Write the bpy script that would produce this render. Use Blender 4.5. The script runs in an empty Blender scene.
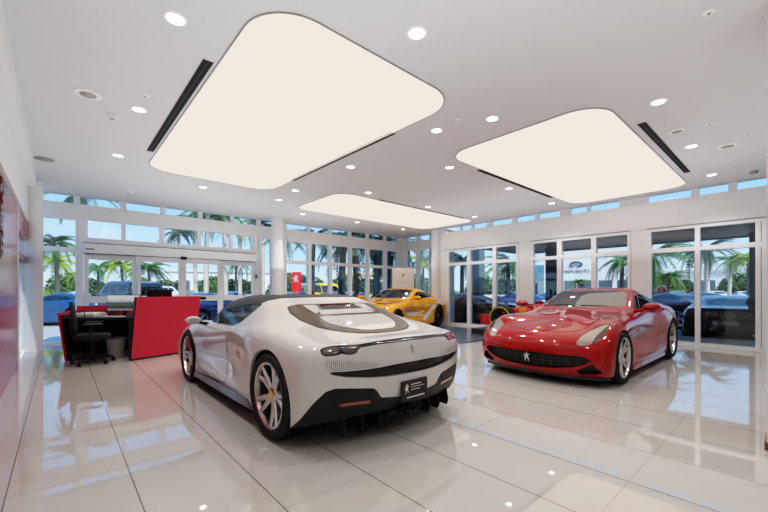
import bpy, bmesh, math, random
import numpy as np
from mathutils import Vector, Matrix
from mathutils.bvhtree import BVHTree
random.seed(7)
PI = math.pi
sc = bpy.context.scene
COL = sc.collection

# ------------------------------------------------------------------ materials
def lin(c):
    c = c / 255.0
    return c / 12.92 if c <= 0.04045 else ((c + 0.055) / 1.055) ** 2.4
def rgb(r, g, b):
    return (lin(r), lin(g), lin(b), 1.0)
MATS = {}
def mat(name, col=(200, 200, 200), rough=0.5, metal=0.0, coat=0.0, emit=0.0, ior=1.5, trans=0.0, ecol=None, noise=0.0, nscale=8.0, alpha=1.0, crough=0.03, spec=0.5, cior=1.5):
    if name in MATS:
        return MATS[name]
    m = bpy.data.materials.new(name); m.use_nodes = True
    b = m.node_tree.nodes['Principled BSDF']
    b.inputs['Base Color'].default_value = rgb(*col)
    b.inputs['Roughness'].default_value = rough
    b.inputs['Metallic'].default_value = metal
    b.inputs['IOR'].default_value = ior
    b.inputs['Specular IOR Level'].default_value = spec
    b.inputs['Coat Weight'].default_value = coat
    b.inputs['Coat Roughness'].default_value = crough; b.inputs['Coat IOR'].default_value = cior
    b.inputs['Transmission Weight'].default_value = trans
    b.inputs['Alpha'].default_value = alpha
    if emit:
        b.inputs['Emission Color'].default_value = rgb(*(ecol or col))
        b.inputs['Emission Strength'].default_value = emit
    if noise:
        nt = m.node_tree
        tc = nt.nodes.new('ShaderNodeTexCoord'); n = nt.nodes.new('ShaderNodeTexNoise')
        n.inputs['Scale'].default_value = nscale; n.inputs['Detail'].default_value = 4
        nt.links.new(tc.outputs['Object'], n.inputs['Vector'])
        mx = nt.nodes.new('ShaderNodeMix'); mx.data_type = 'RGBA'
        c = rgb(*col)
        mx.inputs['A'].default_value = tuple(x * (1 - noise) for x in c[:3]) + (1,)
        mx.inputs['B'].default_value = tuple(min(1, x * (1 + noise)) for x in c[:3]) + (1,)
        nt.links.new(n.outputs['Fac'], mx.inputs['Factor'])
        nt.links.new(mx.outputs['Result'], b.inputs['Base Color'])
    MATS[name] = m
    return m
def glass_mat(name, tint=(240, 245, 245), refl=0.08, rough=0.0):
    if name in MATS: return MATS[name]
    m = bpy.data.materials.new(name); m.use_nodes = True
    nt = m.node_tree; nt.nodes.clear()
    out = nt.nodes.new('ShaderNodeOutputMaterial'); mx = nt.nodes.new('ShaderNodeMixShader')
    t = nt.nodes.new('ShaderNodeBsdfTransparent'); g = nt.nodes.new('ShaderNodeBsdfGlossy')
    t.inputs['Color'].default_value = rgb(*tint); g.inputs['Roughness'].default_value = rough
    g.inputs['Color'].default_value = (0.95, 0.97, 1, 1)
    lw = nt.nodes.new('ShaderNodeLayerWeight'); lw.inputs['Blend'].default_value = 0.25
    mr = nt.nodes.new('ShaderNodeMapRange'); mr.inputs['To Min'].default_value = refl; mr.inputs['To Max'].default_value = 0.6
    nt.links.new(lw.outputs['Fresnel'], mr.inputs['Value'])
    nt.links.new(mr.outputs['Result'], mx.inputs['Fac'])
    nt.links.new(t.outputs[0], mx.inputs[1]); nt.links.new(g.outputs[0], mx.inputs[2])
    nt.links.new(mx.outputs[0], out.inputs['Surface'])
    MATS[name] = m
    return m
def emis(name, col, s):
    if name in MATS: return MATS[name]
    m = bpy.data.materials.new(name); m.use_nodes = True
    nt = m.node_tree; nt.nodes.clear()
    out = nt.nodes.new('ShaderNodeOutputMaterial'); e = nt.nodes.new('ShaderNodeEmission')
    e.inputs['Color'].default_value = rgb(*col); e.inputs['Strength'].default_value = s
    nt.links.new(e.outputs[0], out.inputs['Surface'])
    MATS[name] = m
    return m

# ------------------------------------------------------------------ mesh builder
class MB:
    def __init__(s): s.v = []; s.f = []; s.k = 0
    def add(s, verts, faces):
        o = len(s.v); s.v += [tuple(p) for p in verts]; s.f += [tuple(i + o for i in f) for f in faces]; return s
    def box(s, x0, x1, y0, y1, z0, z1):
        e = .003 * ((s.k * .6180339) % 1); s.k += 1          # keeps crossing bars from sharing a face plane
        x0 += e; x1 -= e; y0 += e; y1 -= e; z0 += e; z1 -= e
        v = [(x0,y0,z0),(x1,y0,z0),(x1,y1,z0),(x0,y1,z0),(x0,y0,z1),(x1,y0,z1),(x1,y1,z1),(x0,y1,z1)]
        return s.add(v, [(0,3,2,1),(4,5,6,7),(0,1,5,4),(1,2,6,5),(2,3,7,6),(3,0,4,7)])
    def bbox(s, x0, x1, y0, y1, z0, z1, b):
        # chamfered box
        bm = bmesh.new(); bmesh.ops.create_cube(bm, size=1)
        for v in bm.verts:
            v.co = Vector((x0 + (v.co.x + .5) * (x1 - x0), y0 + (v.co.y + .5) * (y1 - y0), z0 + (v.co.z + .5) * (z1 - z0)))
        bmesh.ops.bevel(bm, geom=list(bm.edges), offset=b, segments=2, profile=0.6, affect='EDGES')
        bm.verts.ensure_lookup_table(); bm.verts.index_update()
        s.add([v.co[:] for v in bm.verts], [tuple(v.index for v in f.verts) for f in bm.faces]); bm.free(); return s
    def tube(s, pts, r, n=8, cap=True):
        pts = [Vector(p) for p in pts]; rs = r if isinstance(r, (list, tuple)) else [r] * len(pts)
        rings = []; up = Vector((0, 0, 1))
        prevx = None
        for i, p in enumerate(pts):
            t = (pts[min(i + 1, len(pts) - 1)] - pts[max(i - 1, 0)]).normalized()
            if prevx is None:
                a = up if abs(t.dot(up)) < .95 else Vector((1, 0, 0))
                x = a.cross(t).normalized()
            else:
                x = (prevx - t * prevx.dot(t)).normalized()
            prevx = x; y = t.cross(x)
            rings.append([p + (x * math.cos(2*PI*k/n) + y * math.sin(2*PI*k/n)) * rs[i] for k in range(n)])
        v = [q for rg in rings for q in rg]; f = []
        for i in range(len(rings) - 1):
            for k in range(n):
                f.append((i*n+k, i*n+(k+1) % n, (i+1)*n+(k+1) % n, (i+1)*n+k))
        if cap:
            f.append(tuple(reversed(range(n)))); f.append(tuple((len(rings)-1)*n + k for k in range(n)))
        return s.add(v, f)
    def lathe(s, prof, n=32, axis='z', c=(0,0,0), a0=0, a1=2*PI):
        # prof: (r, h) list
        full = abs(a1 - a0 - 2*PI) < 1e-6; m = n if full else n + 1
        v = []
        for (r, h) in prof:
            for k in range(m):
                a = a0 + (a1 - a0) * k / n
                x, y = r*math.cos(a), r*math.sin(a)
                p = (x, y, h) if axis == 'z' else ((x, h, y) if axis == 'y' else (h, x, y))
                v.append((p[0]+c[0], p[1]+c[1], p[2]+c[2]))
        f = []
        for i in range(len(prof) - 1):
            for k in range(n):
                k2 = (k+1) % m
                q = (i*m+k, i*m+k2, (i+1)*m+k2, (i+1)*m+k)
                f.append(q if axis != 'y' else q[::-1])
        return s.add(v, f)
    def prism(s, poly, h0, h1, plane='xy'):
        n = len(poly)
        def P(p, h): return (p[0], p[1], h) if plane == 'xy' else ((p[0], h, p[1]) if plane == 'xz' else (h, p[0], p[1]))
        v = [P(p, h0) for p in poly] + [P(p, h1) for p in poly]
        f = [tuple(reversed(range(n))), tuple(range(n, 2*n))] + [(i, (i+1) % n, n+(i+1) % n, n+i) for i in range(n)]
        return s.add(v, f)
    def xf(s, M):
        s.v = [tuple(M @ Vector(p)) for p in s.v]; return s
    def obj(s, name, m, parent=None, smooth=False, loc=None, ang=None):
        me = bpy.data.meshes.new(name); me.from_pydata(s.v, [], s.f)
        bm = bmesh.new(); bm.from_mesh(me); bmesh.ops.recalc_face_normals(bm, faces=bm.faces)
        if smooth and ang is not None:
            for e in bm.edges:
                if len(e.link_faces) == 2 and e.calc_face_angle(0) > ang: e.smooth = False
        bm.to_mesh(me); bm.free()
        if smooth:
            for p in me.polygons: p.use_smooth = True
        me.update()
        return link(name, me, m, parent, loc)
def link(name, me, m, parent=None, loc=None):
    o = bpy.data.objects.new(name, me); COL.objects.link(o)
    if m is not None: me.materials.append(m)
    if parent is not None: o.parent = parent
    if loc is not None: o.location = loc
    return o
def tag(o, label=None, cat=None, group=None, kind=None):
    if label: o['label'] = label
    if cat: o['category'] = cat
    if group: o['group'] = group
    if kind: o['kind'] = kind
    return o
def thing(name, label, cat, loc=(0,0,0), rz=0, group=None):
    o = bpy.data.objects.new(name, None); COL.objects.link(o)
    o.empty_display_size = .1
    o.location = loc; o.rotation_euler = (0, 0, rz)
    return tag(o, label, cat, group)
def struct(name, mb, m, parent=None, smooth=False):
    o = mb.obj(name, m, parent, smooth)
    if parent is None: o['kind'] = 'structure'
    return o
def children(o): return [c for c in bpy.data.objects if c.parent == o]
def dup(o, parent=None, **kw):
    c = o.copy(); COL.objects.link(c)
    if parent is not None: c.parent = parent
    for ch in list(o.children): dup(ch, c)
    return c
def text_mb(txt, size, spacing=1.0, depth=0.0):
    cu = bpy.data.curves.new('lettering', 'FONT'); cu.body = txt; cu.size = size; cu.align_x = 'CENTER'; cu.align_y = 'CENTER'
    cu.space_character = spacing; cu.extrude = depth
    o = bpy.data.objects.new('lettering', cu); COL.objects.link(o)
    dg = bpy.context.evaluated_depsgraph_get(); dg.update()
    me = bpy.data.meshes.new_from_object(o.evaluated_get(dg))
    mb = MB(); mb.add([v.co[:] for v in me.vertices], [tuple(p.vertices) for p in me.polygons])
    bpy.data.objects.remove(o); bpy.data.meshes.remove(me); bpy.data.curves.remove(cu)
    return mb
def rrect(x0, x1, y0, y1, r, n=8):
    pts = []
    for cx, cy, a in ((x1-r, y1-r, 0), (x0+r, y1-r, PI/2), (x0+r, y0+r, PI), (x1-r, y0+r, 1.5*PI)):
        for k in range(n+1):
            t = a + (PI/2) * k / n
            pts.append((cx + r*math.cos(t), cy + r*math.sin(t)))
    return pts

# ------------------------------------------------------------------ camera / view frame (photo measured at 768 x 512)
FPX = 366.0; HOR = 290.0; CAMH = 1.24
YAW = math.atan2(324, 366)
FW = (math.sin(YAW), math.cos(YAW)); RT = (math.cos(YAW), -math.sin(YAW))
def ray(px):
    t = (px - 384) / FPX
    return (FW[0] + t*RT[0], FW[1] + t*RT[1])
def at(px, d, z=0.0):
    """ground point seen at photo column px, d metres in front of the camera plane"""
    r = ray(px); return (r[0]*d, r[1]*d, z)
cam = bpy.data.cameras.new('camera'); cam_o = bpy.data.objects.new('camera', cam); COL.objects.link(cam_o)
cam.sensor_width = 36; cam.lens = 36 * FPX / 768; cam.shift_y = (HOR - 256) / 768; cam.clip_start = .05; cam.clip_end = 500
cam_o.location = (0, 0, CAMH); cam_o.rotation_euler = (PI/2, 0, -YAW)
sc.camera = cam_o
# ------------------------------------------------------------------ world, sun
def tone_curve(vs):
    vs.use_curve_mapping = True; cm = vs.curve_mapping; cm.use_clip = False
    cm.clip_max_x = 6; cm.clip_max_y = 1.5
    c = cm.curves[3]
    pts = [(0,0),(.03,.016),(.1,.095),(.25,.285),(.5,.56),(.8,.81),(1.0,.905),(1.4,.985),(2.2,1.0),(6,1.02)]
    c.points[0].location = pts[0]; c.points[1].location = pts[-1]
    for p in pts[1:-1]: c.points.new(*p)
    cm.update()
def build_world():
    w = bpy.data.worlds.new('sky'); sc.world = w; w.use_nodes = True
    nt = w.node_tree; nt.nodes.clear()
    out = nt.nodes.new('ShaderNodeOutputWorld'); bg = nt.nodes.new('ShaderNodeBackground')
    tc = nt.nodes.new('ShaderNodeTexCoord'); sp = nt.nodes.new('ShaderNodeSeparateXYZ')
    cr = nt.nodes.new('ShaderNodeValToRGB')
    e = cr.color_ramp.elements
    e[0].position = 0.0; e[0].color = rgb(206, 230, 252)
    e[1].position = 1.0; e[1].color = rgb(96, 160, 232)
    k = cr.color_ramp.elements.new(0.16); k.color = rgb(160, 206, 255)
    k = cr.color_ramp.elements.new(0.45); k.color = rgb(118, 182, 250)
    nz = nt.nodes.new('ShaderNodeTexNoise'); nz.inputs['Scale'].default_value = 3.0; nz.inputs['Detail'].default_value = 6
    mp = nt.nodes.new('ShaderNodeMapping'); mp.inputs['Scale'].default_value = (1, 1, 3.5)
    nt.links.new(tc.outputs['Generated'], mp.inputs['Vector']); nt.links.new(mp.outputs['Vector'], nz.inputs['Vector'])
    cl = nt.nodes.new('ShaderNodeMapRange'); cl.inputs['From Min'].default_value = .58; cl.inputs['From Max'].default_value = .8; cl.inputs['To Max'].default_value = .6
    nt.links.new(nz.outputs['Fac'], cl.inputs['Value'])
    mx = nt.nodes.new('ShaderNodeMix'); mx.data_type = 'RGBA'; mx.inputs['B'].default_value = (.95, .97, 1, 1)
    nt.links.new(tc.outputs['Generated'], sp.inputs['Vector']); nt.links.new(sp.outputs['Z'], cr.inputs['Fac'])
    nt.links.new(cr.outputs['Color'], mx.inputs['A']); nt.links.new(cl.outputs['Result'], mx.inputs['Factor'])
    nt.links.new(mx.outputs['Result'], bg.inputs['Color'])
    bg.inputs['Strength'].default_value = 1.3
    nt.links.new(bg.outputs[0], out.inputs['Surface'])
    s = bpy.data.lights.new('sun', 'SUN'); s.energy = 5; s.angle = .01; s.color = (1, .95, .86)
    so = bpy.data.objects.new('sun', s); COL.objects.link(so); so.rotation_euler = (math.radians(40), 0, math.radians(-12))
    vs = sc.view_settings; vs.view_transform = 'Standard'; vs.look = 'None'; vs.exposure = 0; vs.gamma = 1
    tone_curve(vs)
    c = sc.cycles
    c.max_bounces = 8; c.diffuse_bounces = 4; c.glossy_bounces = 4; c.transparent_max_bounces = 16; c.transmission_bounces = 4
    c.caustics_reflective = False; c.caustics_refractive = False; c.sample_clamp_indirect = 6
    try: c.use_denoising = True
    except Exception: pass
build_world()
def fill_uplight(x, y, w, h, e):  # added fill lamps in mid-air that brighten the ceiling, no real fixtures
    l = bpy.data.lights.new('fill_light', 'AREA'); l.shape = 'RECTANGLE'; l.size = w; l.size_y = h; l.energy = e; l.color = (.93, .97, 1)
    o = bpy.data.objects.new('fill_light', l); COL.objects.link(o); o.location = (x, y, 1.9); o.rotation_euler = (PI, 0, 0)
fill_uplight(1.2, 4.5, 2.6, 11, 62)
fill_uplight(8.6, 5, 3, 9, 50)
fill_uplight(4.6, 9.6, 5, 2.4, 26)
fill_uplight(4.8, -1.0, 8, 5, 50)
fill_uplight(4.8, 5, 3.5, 5, 5)

# ------------------------------------------------------------------ room shell
ZC = 3.47; YW = 11.3; XW = 10.45; XL = -0.5; YB = -5.0; XC = 11.1
M_white = mat('white_paint', (230, 231, 231), .55)
M_frame = mat('white_aluminium', (234, 236, 238), .35)
M_ceil = mat('ceiling_paint', (211, 212, 213), .75)
M_pane = glass_mat('window_glass', (247, 250, 250), .035)
M_black = mat('black_plastic', (14, 14, 15), .45)
M_dark = mat('dark_gap', (8, 8, 8), .8)

def floor_mat():
    m = bpy.data.materials.new('polished_tile'); m.use_nodes = True; nt = m.node_tree; b = nt.nodes['Principled BSDF']
    tc = nt.nodes.new('ShaderNodeTexCoord'); sp = nt.nodes.new('ShaderNodeSeparateXYZ'); nt.links.new(tc.outputs['Object'], sp.inputs['Vector'])
    def M(op, a, bb=None, cc=None):
        n = nt.nodes.new('ShaderNodeMath'); n.operation = op
        for i, q in enumerate((a, bb, cc)):
            if q is None: continue
            if isinstance(q, (int, float)): n.inputs[i].default_value = q
            else: nt.links.new(q, n.inputs[i])
        return n.outputs[0]
    def line(c, off, per, wd):
        u = M('DIVIDE', M('SUBTRACT', c, off), per)
        fr = M('ABSOLUTE', M('SUBTRACT', M('FRACT', M('ADD', u, .5)), .5))
        return M('LESS_THAN', fr, wd / per), M('FLOOR', u)
    lx, ix = line(sp.outputs['X'], .355, .6, .0035)
    ly, iy = line(sp.outputs['Y'], 3.125, 1.2, .0025)
    g = M('MAXIMUM', lx, M('MULTIPLY', ly, .4))
    nz = nt.nodes.new('ShaderNodeTexNoise'); nz.inputs['Scale'].default_value = 1.3; nz.inputs['Detail'].default_value = 3
    nt.links.new(tc.outputs['Object'], nz.inputs['Vector'])
    base = nt.nodes.new('ShaderNodeMix'); base.data_type = 'RGBA'
    base.inputs['A'].default_value = rgb(186, 180, 174); base.inputs['B'].default_value = rgb(194, 188, 182)
    nt.links.new(nz.outputs['Fac'], base.inputs['Factor'])
    mx = nt.nodes.new('ShaderNodeMix'); mx.data_type = 'RGBA'; mx.inputs['B'].default_value = rgb(104, 97, 92)
    nt.links.new(g, mx.inputs['Factor']); nt.links.new(base.outputs['Result'], mx.inputs['A'])
    nt.links.new(mx.outputs['Result'], b.inputs['Base Color'])
    b.inputs['Roughness'].default_value = .03; b.inputs['IOR'].default_value = 1.95
    return m
struct('floor', MB().box(XL-.3, XW+.05, YB, YW+.05, -.12, 0).box(XW+.05, XW+.75, 8.5, YW+.05, -.12, 0), floor_mat())
struct('ceiling', MB().box(XL-.3, XW+.1, YB, YW+.12, ZC, ZC+.25).box(XW+.1, XC+.1, 8.55, YW+.12, ZC, ZC+.25), M_ceil)
struct('wall_back', MB().box(XL-.3, XW+.2, YB-.2, YB, -.12, ZC), M_white)

def panes(parent, rects, axis, pos, m=None):
    for (a0, a1, z0, z1) in rects:
        mb = MB()
        if axis == 'y': mb.box(a0, a1, pos-.006, pos+.006, z0, z1)
        else: mb.box(pos-.006, pos+.006, a0, a1, z0, z1)
        o = mb.obj('pane', m or M_pane, parent)

# -- entrance wall (runs along X at Y = YW)
bw = .16
mb = MB()
mb.box(XL-.3, 11.25, YW-.05, YW+.2, 2.95, 3.27)           # long header band
struct('wall_far', mb, M_white)
# clerestory strip above the band
cl = thing('window_1', None, None); cl['kind'] = 'structure'
mb = MB()
mull = [(-.36,-.28), (.24,.36), (1.14,1.26), (2.02,2.13), (2.94,3.06), (3.84,3.94), (4.64,4.78), (5.3,5.66), (6.44,6.58), (7.31,7.44), (8.2,8.34), (9.06,9.2), (9.98,10.14), (10.75,11.15)]
for a, b in mull: mb.box(a, b, YW-.01, YW+.08, 3.27, ZC)
mb.obj('frame', M_frame, cl)
rc = [(mull[i][1], mull[i+1][0], 3.27, ZC) for i in range(len(mull)-1)]
panes(cl, rc, 'y', YW+.05)
# tall fixed window left of the door
w = thing('window_2', None, None); w['kind'] = 'structure'
mb = MB().box(-.42,-.30, YW-.03,YW+.08, 0,2.95).box(.27,.32, YW-.03,YW+.08, 0,2.95).box(-.3,.27, YW-.03,YW+.08, 2.14,2.24).box(-.3,.27, YW-.03,YW+.08, 0,.06).box(-.3,.27, YW-.03,YW+.08, 2.89,2.95)
mb.obj('frame', M_frame, w); panes(w, [(-.3,.27,.06,2.14),(-.3,.27,2.24,2.89)], 'y', YW+.03)
# transom lights above the sliding door
w = thing('window_3', None, None); w['kind'] = 'structure'
mb = MB()
xs = [.32,.50,1.16,1.25,2.0,2.11,2.93,3.02,3.80,3.90,4.52,4.68]
mb.box(.32,4.70, YW-.03,YW+.08, 2.92,2.95).box(.32,4.70, YW-.05,YW+.1, 2.37,2.5)
for i in range(0, 12, 2): mb.box(xs[i], xs[i+1], YW-.03, YW+.08, 2.5, 2.92)
mb.obj('frame', M_frame, w)
panes(w, [(xs[i], xs[i+1], 2.5, 2.92) for i in range(1, 11, 2)], 'y', YW+.03)
# sliding door: track box, jambs, four leaves
dr = thing('door_1', None, None); dr['kind'] = 'structure'
mb = MB().box(.32,.42, YW-.03,YW+.08, 0,2.37).box(4.56,4.70, YW-.03,YW+.08, 0,2.37)
mb.obj('frame', M_frame, dr)
MB().bbox(.42,4.56, YW-.16,YW+.06, 2.12,2.36,.01).obj('track_box', M_frame, dr)
MB().box(.42,4.56, YW-.162,YW-.155, 2.355,2.368).box(.42,4.56, YW-.1,YW-.02, 2.108,2.122).obj('shadow_gap', M_dark, dr)
for k, (a, b, dy) in enumerate([(.43,1.475,.0),(1.475,2.53,-.06),(2.53,3.535,-.06),(3.535,4.55,.0)]):
    y0 = YW-.03+dy
    f = MB().box(a,a+.085,y0,y0+.05,.02,2.11).box(b-.085,b,y0,y0+.05,.02,2.11).box(a+.085,b-.085,y0,y0+.05,1.98,2.11).box(a+.085,b-.085,y0,y0+.05,.93,1.09).box(a+.085,b-.085,y0,y0+.05,.02,.22)
    fo = f.obj('door_leaf', M_frame, dr)
    for z0, z1 in ((.22,.93),(1.09,1.98)):
        MB().box(a+.085,b-.085,y0+.02,y0+.03,z0,z1).obj('pane', M_pane, fo)
mb = MB().bbox(2.78,3.12, YW-.125,YW-.09, .975,1.045,.008); mb.obj('push_bar', M_black, dr)
MB().box(.45,.62, YW-.165,YW-.155, 2.2,2.23).obj('maker_plate', mat('grey_switch',(120,118,115),.4), dr)
mb = MB().bbox(2.47,2.6, YW-.22,YW-.15, 2.07,2.15,.01); mb.obj('motion_sensor', M_black, dr)
MB().bbox(4.58,4.64, YW-.06,YW-.03, 1.6,1.72,.005).obj('key_switch', mat('grey_switch',(120,118,115),.4), dr)
MB().bbox(4.73,4.83, YW-.06,YW-.035, .98,1.1,.005).obj('door_button', mat('dark_red_button',(120,40,40),.4), dr)
# windows right of the round column
w = thing('window_4', None, None); w['kind'] = 'structure'
mb = MB().box(4.70,4.80, YW-.03,YW+.08,0,2.95).box(5.1,5.66, YW-.03,YW+.08,0,2.95)
mb.box(4.8,5.1, YW-.03,YW+.08,2.88,2.95).box(4.8,5.1, YW-.03,YW+.08,0,.06)
xs = [(5.6,5.72),(6.44,6.58),(7.31,7.44),(8.2,8.34),(9.06,9.2),(9.98,10.14),(10.7,11.15)]
for a, b in xs[1:]: mb.box(a, b, YW-.05, YW+.08, 0, 2.95)
mb.box(5.66,11.15, YW-.05,YW+.08, 2.13,2.24).box(5.66,11.15, YW-.05,YW+.08, 2.86,2.95).box(5.66,11.15, YW-.05,YW+.08, 0,.1)
mb.obj('frame', M_frame, w)
rc = [(4.8,5.1,.06,2.88)]
for i in range(6):
    rc += [(xs[i][1], xs[i+1][0], .1, 2.13), (xs[i][1], xs[i+1][0], 2.24, 2.86)]
panes(w, rc, 'y', YW+.04)

# -- recessed corner piece at X = XC
XC = 11.1
mb = MB().box(XC-.05,XC+.2, 8.9,YW+.1, 2.95,3.27); struct('wall_corner', mb, M_white)
w = thing('window_5', None, None); w['kind'] = 'structure'
mb = MB()
ys = [(8.85,9.25),(9.75,9.8),(10.33,10.5),(11.05,11.3)]
for a, b in ys: mb.box(XC-.04,XC+.08,a,b,0,2.95).box(XC,XC+.08,a,b,3.27,ZC)
mb.box(XC-.04,XC+.08, 9.25,11.05, 2.13,2.24).box(XC-.04,XC+.08, 9.25,11.05, 0,.1).box(XC-.04,XC+.08,9.25,11.05,2.9,2.95)
mb.obj('frame', M_frame, w)
rc = []
for i in range(3): rc += [(ys[i][1],ys[i+1][0],.1,2.13),(ys[i][1],ys[i+1][0],2.24,2.9),(ys[i][1],ys[i+1][0],3.27,ZC)]
panes(w, rc, 'x', XC+.03)
struct('trim_1', MB().box(XW+.1,XC+.1, 8.62,8.85, 0,ZC), M_white)

# -- right storefront at X = XW (runs along Y)
mb = MB().box(XW-.04,XW+.2, YB,8.62, 2.67,3.3)
mb.box(XW-.02,XW+.2,8.42,8.62,0,2.67).box(XW-.03,XW+.2,5.22,5.62,0,2.67).box(XW-.03,XW+.2,2.36,2.70,0,2.67).box(XW-.03,XW+.2,YB,.4,0,2.67)
struct('wall_right', mb, M_white)
def bay(n, edges, y0, y1):
    w = thing('window_%d' % n, None, None); w['kind'] = 'structure'
    mb = MB()
    for a, b in edges: mb.box(XW-.05,XW+.07,a,b,0,2.67)
    mb.box(XW-.05,XW+.07,y0,y1,2.6,2.67).box(XW-.05,XW+.07,y0,y1,2.1,2.2).box(XW-.05,XW+.07,y0,y1,0,.09)
    mb.obj('frame', M_frame, w)
    mb = MB().box(XW-.058,XW-.03,y0-.015,y1+.015,2.668,2.684); mb.obj('shadow_gap', mat('grey_gap',(120,117,113),.8), w)
    rc = []
    for i in range(len(edges)-1):
        rc += [(edges[i][1],edges[i+1][0],.09,2.1),(edges[i][1],edges[i+1][0],2.2,2.6)]
    panes(w, rc, 'x', XW+.01)
bay(6, [(5.62,5.68),(6.37,6.5),(7.34,7.48),(8.26,8.42)], 5.62, 8.42)
bay(7, [(2.70,2.76),(3.46,3.58),(4.33,4.46),(5.14,5.22)], 2.70, 5.22)
bay(8, [(.4,.47),(.48,.56),(1.40,1.49),(2.28,2.36)], .4, 2.36)
w = thing('window_9', None, None); w['kind'] = 'structure'
mb = MB()
ys = [(-5,-4.8),(-3.0,-2.6),(-1.4,-1.1),(-.2,.1),(.82,.96),(1.42,1.56),(2.35,2.95),(3.62,3.7),(4.1,4.4),(5.0,5.12),(5.7,5.85),(6.55,6.75),(7.25,7.35),(7.75,7.8),(8.5,8.62)]
for a, b in ys: mb.box(XW,XW+.08,a,b,3.3,ZC)
mb.obj('frame', M_frame, w)
panes(w, [(ys[i][1],ys[i+1][0],3.3,ZC) for i in range(len(ys)-1)], 'x', XW+.05)

# -- left wall: soffit beam over a red tinted glass partition
mb = MB().box(XL-.3, XL+.02, YB, 10.55, 2.62, ZC)
mb.box(XL-.3, XL, YB, 3.0, 0, 2.62)
struct('wall_left', mb, M_white)
struct('trim_2', MB().box(XL+.02, XL+.16, YB, 9.6, 3.2, ZC), M_white)
w = thing('window_10', None, None); w['kind'] = 'structure'
mb = MB().box(XL-.1,XL+.0,8.28,8.34,0,2.62).box(XL-.1,XL+.0,10.3,10.55,0,2.62)
mb.obj('frame', M_frame, w)
MB().box(XL-.1,XL-.01,8.34,10.3,1.78,1.9).obj('transom', mat('rose_rail',(150,90,98),.3), w)
MB().box(XL-.09,XL-.01,8.34,10.3,2.25,2.62).obj('reflection_band', mat('pink_reflection',(158,92,100),.12), w)  # pink reflection in the glass, put into the band's own colour
panes(w, [(8.34,10.3,0.05,1.78),(8.34,10.3,1.9,2.25)], 'x', XL-.05)
rp = thing('wall_panel', 'glossy red glass wall panel beside the left column', 'wall panel', (XL-.04, 6.0, 0))
mbx = MB().bbox(-.03,.03,-3.0,2.26,0.0,1.02,.005); mbx.obj('lower_panel', mat('red_gloss_panel',(168,12,26),.2,spec=.3), rp)
mbx = MB().bbox(-.03,.03,-3.0,2.26,1.02,2.6,.005); mbx.obj('upper_panel', mat('rose_gloss_panel',(140,58,68),.16,ior=1.35,spec=.35), rp)
mbx = MB()
for k in range(70):
    yy = random.uniform(-.12,.2); zz = random.uniform(1.62,2.52); r = random.uniform(.012,.04)
    mbx.bbox(.03,.045,yy-r,yy+r,zz-r,zz+r,.004)
mbx.obj('mosaic_artwork', mat('bronze_mosaic',(120,88,70),.25,metal=.6,noise=.8,nscale=30), rp)

# -- pier at the right edge of the view
mb = MB().box(4.1,4.7,-.5,.158,.05,ZC)
struct('wall_pier', mb, mat('pier_paint',(232,215,208),.5))
struct('baseboard_pier', MB().box(4.085,4.71,-.51,.17,0,.06), mat('brown_base',(110,82,66),.5))

# -- round columns
for i, (x, y, r, lb) in enumerate([(-.41,10.42,.15,0),(5.04,10.67,.185,0),(10.58,8.97,.2,0)]):
    o = MB().lathe([(r+.012,0),(r+.012,.03)],40,c=(x,y,0)).lathe([(r,.03),(r,ZC)],40,c=(x,y,0)).obj('column_%d' % (i+1), M_white, None, True, ang=.5)
    o['kind'] = 'structure'

# ------------------------------------------------------------------ ceiling fixtures
M_panel = emis('warm_diffuser', (255, 239, 225), .95)
def light_panel(x0,x1,y0,y1,r,label):
    t = thing('luminous_ceiling_panel', label, 'ceiling light', ((x0+x1)/2,(y0+y1)/2,ZC))
    hx, hy = (x1-x0)/2, (y1-y0)/2
    MB().prism(rrect(-hx,hx,-hy,hy,r,10), -.006, 0).obj('diffuser', M_panel, t)
    o = rrect(-hx-.012,hx+.012,-hy-.012,hy+.012,r+.012,10); i = rrect(-hx,hx,-hy,hy,r,10); n = len(o)
    mb = MB(); v = [(p[0],p[1],-.009) for p in o] + [(p[0],p[1],-.009) for p in i] + [(p[0],p[1],0) for p in o]
    f = [(k,(k+1)%n,n+(k+1)%n,n+k) for k in range(n)] + [(k,(k+1)%n,2*n+(k+1)%n,2*n+k) for k in range(n)]
    mb.add(v,f).obj('frame', mat('grey_trim',(150,146,140),.5), t)
light_panel(1.17,3.53,2.65,7.90,.44,'largest rounded luminous ceiling panel, above the white sports car')
light_panel(4.78,10.05,1.53,3.86,.42,'rounded luminous ceiling panel above the red sports car')
light_panel(4.75,10.05,6.87,9.10,.42,'rounded luminous ceiling panel near the far corner above the yellow car')

M_slot = mat('black_slot', (10, 10, 11), .7)
def slot(x0,x1,y0,y1,label):
    t = thing('linear_air_slot', label, 'air vent', ((x0+x1)/2,(y0+y1)/2,ZC))
    hx, hy = (x1-x0)/2, (y1-y0)/2
    MB().box(-hx,hx,-hy,hy,-.006,0).obj('slot_opening', M_slot, t)
    mb = MB()
    if hx > hy: mb.box(-hx,hx,-.004,.004,-.009,-.004).box(-hx-.01,hx+.01,-hy-.008,-hy,-.009,0).box(-hx-.01,hx+.01,hy,hy+.008,-.009,0)
    else: mb.box(-.004,.004,-hy,hy,-.009,-.004).box(-hx-.008,-hx,-hy-.01,hy+.01,-.009,0).box(hx,hx+.008,-hy-.01,hy+.01,-.009,0)
    mb.obj('frame', mat('dark_trim',(60,59,58),.5), t)
slot(1.04,1.12,3.8,6.88,'black linear air slot along the left edge of the largest ceiling panel')
slot(3.49,3.57,3.8,6.8,'black linear air slot between the largest panel and the downlight row by the yellow car')
slot(5.82,8.86,3.87,3.95,'black linear air slot behind the luminous panel over the red car')
slot(5.82,8.9,1.34,1.42,'black linear air slot between the red car panel and the right windows')
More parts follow.
